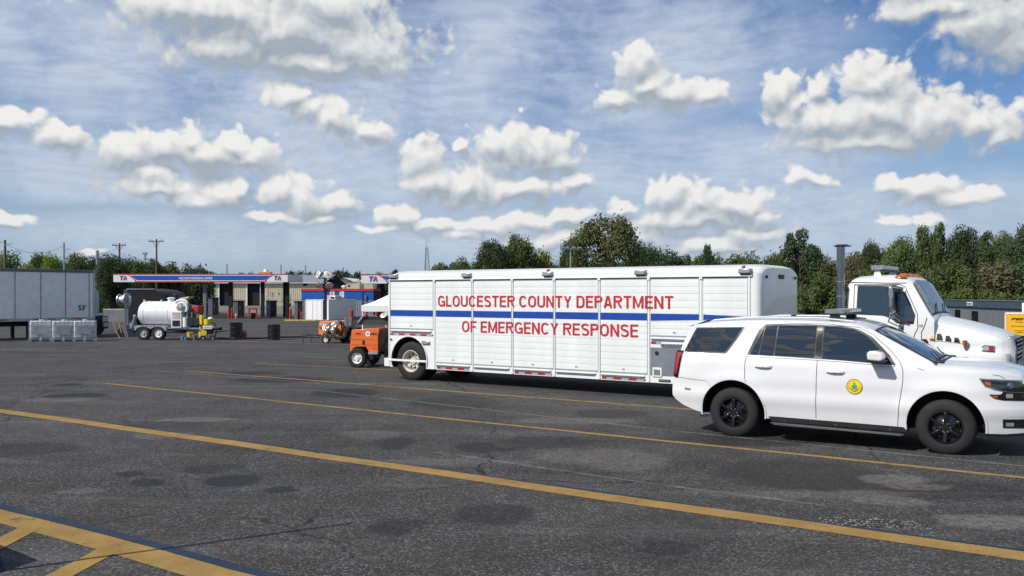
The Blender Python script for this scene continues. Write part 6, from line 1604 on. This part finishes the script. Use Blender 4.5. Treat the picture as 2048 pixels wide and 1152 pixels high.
# ------------------------------------------------------------ orange light tower and generator
def lamp_head(parent, x, y, z, tilt, yaw, sc=1.0):
    e = bpy.data.objects.new('flood_lamp', None); COL.objects.link(e); e.parent = parent; e.location = (x, y, z); e.rotation_euler = (tilt, 0, yaw); e.scale = (sc, sc, sc)
    MB().lathe([(-.16,.05),(-.14,.10),(-.02,.20),(.03,.215),(.04,.20),(.03,.001)], (0,0,0), (0,-1,0), 24).build('reflector', M_galv, e, smooth=50)
    MB().lathe([(.035,.20),(.055,.10),(.06,.001)], (0,0,0), (0,-1,0), 24).build('lens', mat('flood_glass', (.62,.56,.50), .25, var=.15, coat=.5), e, smooth=50)
    MB().cyl((0,-.045,0),(0,-.075,0),.05,n=10).build('lamp_bulb', M_greyp, e)
def light_tower():
    p = G(655, 687); s_ = p.y/F; o = thing('light_tower', 'orange light tower trailer with its four lamp mast raised', 'light tower', p, R(-14)); X = lambda px: (px-655)*s_
    Z = lambda py: (687-py)*s_
    body = [(X(635),Z(671)),(X(636),Z(648)),(X(638),Z(643)),(X(690),Z(640)),(X(698),Z(643)),(X(697),Z(655)),(X(692),Z(668)),(X(668),Z(672)),(X(664),Z(664)),(X(657),Z(661)),(X(648),Z(664)),(X(645),Z(672))]
    MB().prism(body, 0, 1.0).build('housing', M_orange2, o, bevel=.02)
    MB().box(X(637), X(652), -.02, 0, Z(655), Z(654.2)).build('housing_seam', M_rust, o)
    text('housing_lettering', 'WANCO', X(638), X(652), Z(650), Z(647), -.006, M_canwhite, o, bold=.02)
    MB().box(X(638.5), X(645), -.012, 0, Z(658.5), Z(657)).build('vent_slot', M_rust, o)
    simple_wheel(X(653), -.14, Z(678.5), .225, .16, M_rimwh, o); simple_wheel(X(683), .35, Z(676), .25, .16, M_under, o)
    for (px0, px1) in ((697, 716),): MB().box(X(px0), X(px1), .2, .8, Z(672), Z(655)).build('rear_gear', M_under, o, bevel=.04)
    simple_wheel(X(697), .45, .30, .30, .16, M_rimwh, o)
    # mast
    mz = Z(545); MB().box(X(642)-.075, X(642)+.075, .3, .45, Z(640), Z(600)).build('mast_lower', M_black, o); MB().box(X(643.4)-.055, X(643.4)+.055, .32, .43, Z(602), mz).build('mast_upper', M_black, o)
    MB().box(X(629), X(662), .34, .41, Z(557.5), Z(556)).build('crossarm', M_galv, o)
    MB().tube([(X(652),.3,Z(572)),(X(655),.25,Z(581)),(X(651),.25,Z(584)),(X(650),.25,Z(574))], .035, 6).build('cable_loop', M_black, o)
    for (px, py, yaw, ti) in ((632,549,-.6,-.25), (653.5,549.5,.3,-.25), (631,571,-.5,.9), (656,571,.6,.9)):
        lamp_head(o, X(px), .15, Z(py), ti, yaw); MB().bar((X(643), .35, Z(560)), (X(px), .25, Z(py)), .04).build('lamp_arm', M_steel, o)
    # two silver duct coils leaning on it
    for (px, py, r, tw) in ((661, 657, .34, 1.0), (680, 655, .42, .8)):
        q_ = p + Vector((X(px), -.34, 0)); c = thing('duct_coil', 'shiny silver duct coil leaning on the light tower, %s' % ('left of the two' if px < 670 else 'right and larger of the two'), 'duct', q_, tw, 'silver duct coils')
        mb = MB()
        for k in range(5):
            a0 = r*(1-.04*k); pts = [(a0*math.cos(t), -.04*k+.1*math.sin(3*t+k), (687-py)*s_*.86 + a0*math.sin(t)) for t in [2*PI*j/18 for j in range(19)]]; mb.tube(pts, .065, 8)
        mb.build('duct_loops', M_alu, c, smooth=60)
        MB().tube([(0,-.2,(687-py)*s_*.86+r*1.05),(0,-.28,(687-py)*s_*.86),(0,-.2,(687-py)*s_*.86-r*1.05)], .035, 6).build('binding_strap', M_black, c)
    # tongue
    tg = thing('hose_rack', 'rusty brown low rack with hanging hoses left of the light tower', 'rack', G(621, 687), R(-6))
    for x in (-.38, .02): MB().box(x-.02, x+.02, -.02, .02, 0, .42).build('leg', M_rust, tg)
    MB().box(-.42, .55, -.03, .03, .40, .45).build('top_rail', M_rust, tg); MB().box(-.40, .5, .3, .36, .36, .41).build('rear_rail', M_rust, tg)
    for k in range(9): MB().tube([(-.34+k*.09, -.04, .46), (-.32+k*.09, -.07, .40-.03*(k%3)), (-.28+k*.09, -.05, .45)], .016, 5).build('hose_loop', M_rust if k % 2 else M_black, tg)
light_tower()
def generator():
    p = G(716, 735.5); s_ = p.y/F; o = thing('generator_trailer', 'bright orange generator trailer with folded mast beside the rear of the white trailer', 'generator', p, R(-12)); X = lambda px: (px-716)*s_*1.03
    Z = lambda py: (735.5-py)*s_
    side = [(X(699),Z(708)),(X(700),Z(684)),(X(703),Z(660)),(X(760),Z(656)),(X(757),Z(672)),(X(757),Z(704)),(X(739),Z(706)),(X(735),Z(698)),(X(732),Z(693)),(X(712),Z(694)),(X(706),Z(697)),(X(702),Z(708))]
    MB().prism(side, 0, 1.15).build('housing', M_orange, o, bevel=.012)
    MB().box(X(757)+.004, X(757)+.05, .06, 1.1, Z(703), Z(660)).build('end_panel', mat('end_orange_shaded', (.13,.035,.025), .5), o)  # shade on the orange end is put into this darker colour
    MB().bar((X(757)+.07,.15,Z(703)), (X(757)+.07,.8,Z(672)), .05).build('end_brace', M_rust, o)
    MB().box(X(700.5), X(757), -.006, 0, Z(679.6), Z(679)).build('door_seam', M_rust, o); MB().box(X(702), X(757), -.006, 0, Z(689.9), Z(689.4)).build('door_seam', M_rust, o)
    MB().box(X(725.5), X(729), -.03, 0, Z(688), Z(680.5)).build('door_latch', M_black, o, bevel=.006)
    text('maker_lettering', 'ANCO', X(740), X(755), Z(669.8), Z(665.5), -.004, M_black, o, bold=.04, shear=.2)
    MB().lathe([(0,.001),(0,.082)], (X(736),-.003,Z(667.5)), (0,-1,0), 28).build('maker_disc', M_canwhite, o); text('maker_initial', 'W', X(734), X(738.8), Z(669), Z(666), -.006, M_canblue, o, bold=.05, shear=.2)
    text('side_lettering', 'RENTALS', X(711), X(722), Z(669.5), Z(665), -.004, M_redp, o, bold=.03); text('unit_number', 'LT 12', X(746.5), X(754), Z(697.5), Z(694.5), -.004, M_redp, o)
    simple_wheel(X(716), -.12, .30, .30, .2, M_rimwh, o); simple_wheel(X(716), 1.2, .30, .30, .2, M_rimwh, o, 1)
    MB().box(X(698), X(760), .1, .2, .36, .46).box(X(698), X(760), .95, 1.05, .36, .46).build('frame_rails', M_under, o)
    MB().box(X(738), X(757), -.04, .02, Z(708), Z(703.5)).build('side_rail', M_galv, o); MB().box(X(742), X(748), .2, .6, Z(716), Z(706)).build('battery_box', M_black, o); MB().box(X(765), X(770), .2, .3, .02, .6).build('jack_leg', M_black, o)
    MB().bar((X(757),.5,.42), (X(800),.5,.42), .09).build('tow_bar', M_under, o)
    # folded mast along the top with lamps
    ms = thing('folded_mast', 'dark green folded lamp mast lying over the orange generator', 'mast', p + Vector((0, .5, Z(652))), R(-6))
    MB().box(X(694), X(790), -.08, .08, .02, .18).build('mast_tube', mat('mast_green', (.04,.055,.045), .5), ms); MB().box(X(700), X(785), -.05, .05, .18, .28).build('inner_tube', M_under, ms); MB().bar((X(712),-.1,.1), (X(726),-.1,.36), .05).build('winch_arm', M_galv, ms)
    for px in (664+24, 696): MB().cyl((X(px),-.05,.0), (X(px),-.05,.25), .07, n=10).build('mast_knuckle', M_steel, ms)
    lamp_head(ms, X(764), -.05, .32, -.9, -.3, .62); lamp_head(ms, X(771), .25, .36, -.9, .2, .62)
generator()
def tent():
    d = 31.5; x0 = AT(723, 0, d).x; o = thing('white_tent', 'white pop-up tent with sloping roof behind the rear of the trailer', 'tent', (x0, d, gz(x0, d)), R(-8)); g = gz(x0, d)
    ze = CAMH - (611-HY)/F*d - g; zb = CAMH - (623-HY)/F*d - g; W_ = 3.0; zp = 2.78; V = []; n = 8
    # hipped roof, concave slopes
    mb = MB(); c = (W_/2, W_/2)
    ring = lambda t: [(c[0]+(x-c[0])*(1-t), c[1]+(y-c[1])*(1-t), ze + (zp-ze)*(t**1.25)) for x, y in ((0,0),(W_/2,0),(W_,0),(W_,W_/2),(W_,W_),(W_/2,W_),(0,W_),(0,W_/2))]
    for k in range(n+1): V += ring(k/n*.98)
    mb.add(V, [(k*8+j, k*8+(j+1)%8, (k+1)*8+(j+1)%8, (k+1)*8+j) for k in range(n) for j in range(8)]); mb.build('roof_fabric', M_tarpw, o, smooth=50)
    for (a, b) in (((0,0),(W_,0)),((W_,0),(W_,W_)),((W_,W_),(0,W_)),((0,W_),(0,0))):
        MB().bar((a[0],a[1],(ze+zb)/2), (b[0],b[1],(ze+zb)/2), .02, ze-zb).build('valance', M_tarpw, o)
    for x, y in ((.03,.03),(W_-.03,.03),(W_-.03,W_-.03),(.03,W_-.03)): MB().box(x-.02, x+.02, y-.02, y+.02, 0, ze).build('leg', M_canwhite, o)
    MB().bar((.03,.03,zb-.05),(1.5,.03,zb-.4),.02).build('truss_bar', M_galv, o)
tent()

# ------------------------------------------------------------ low wall left, foreground corner
wl = thing('low_wall', 'short grey wall with a pale top strip between semi trailer and hose reel', 'wall', (AT(206, 0, 96).x, 96, gz(-43, 96))); MB().box(0, 2.3, 0, .3, 0, 1.25).build('wall_body', mat('wall_grey', (.20,.20,.21), .8), wl); MB().box(0, 2.3, -.03, .33, 1.25, 1.40).build('wall_cap', M_concrete, wl)
# blue tarpaulin corner at the lower left and a thin whip pole whose shadow crosses the lot
p = G(-20, 1150); tp = MB().prism([(-.9,0),(.16,0),(.03,.16),(-.08,.34),(-.9,.40)], -.5, .15).build('blue_tarp_bundle', M_bluecloth, None, bevel=.03, seg=3); tp.location = (p.x-.10, p.y+.02, p.z); tp.rotation_euler = (0,0,R(-34)); tag(tp, 'dark blue tarpaulin bundle at the lower left corner', 'tarpaulin')
def whip():
    tip = G(710, 1048); e = math.tan(SUN_EL); hd = Vector((SUN_DIR.x, SUN_DIR.y, 0)).normalized(); H_ = 3.6
    base = tip + hd * (H_ / e); o = thing('whip_pole', 'thin pole just outside the left edge whose shadow crosses the asphalt', 'pole', base); MB().cyl((0,0,0),(0,0,H_),.026,.022,8).build('rod', M_black, o); MB().cyl((0,0,0),(0,0,.12),.07,n=12).build('base', M_black, o)
whip()
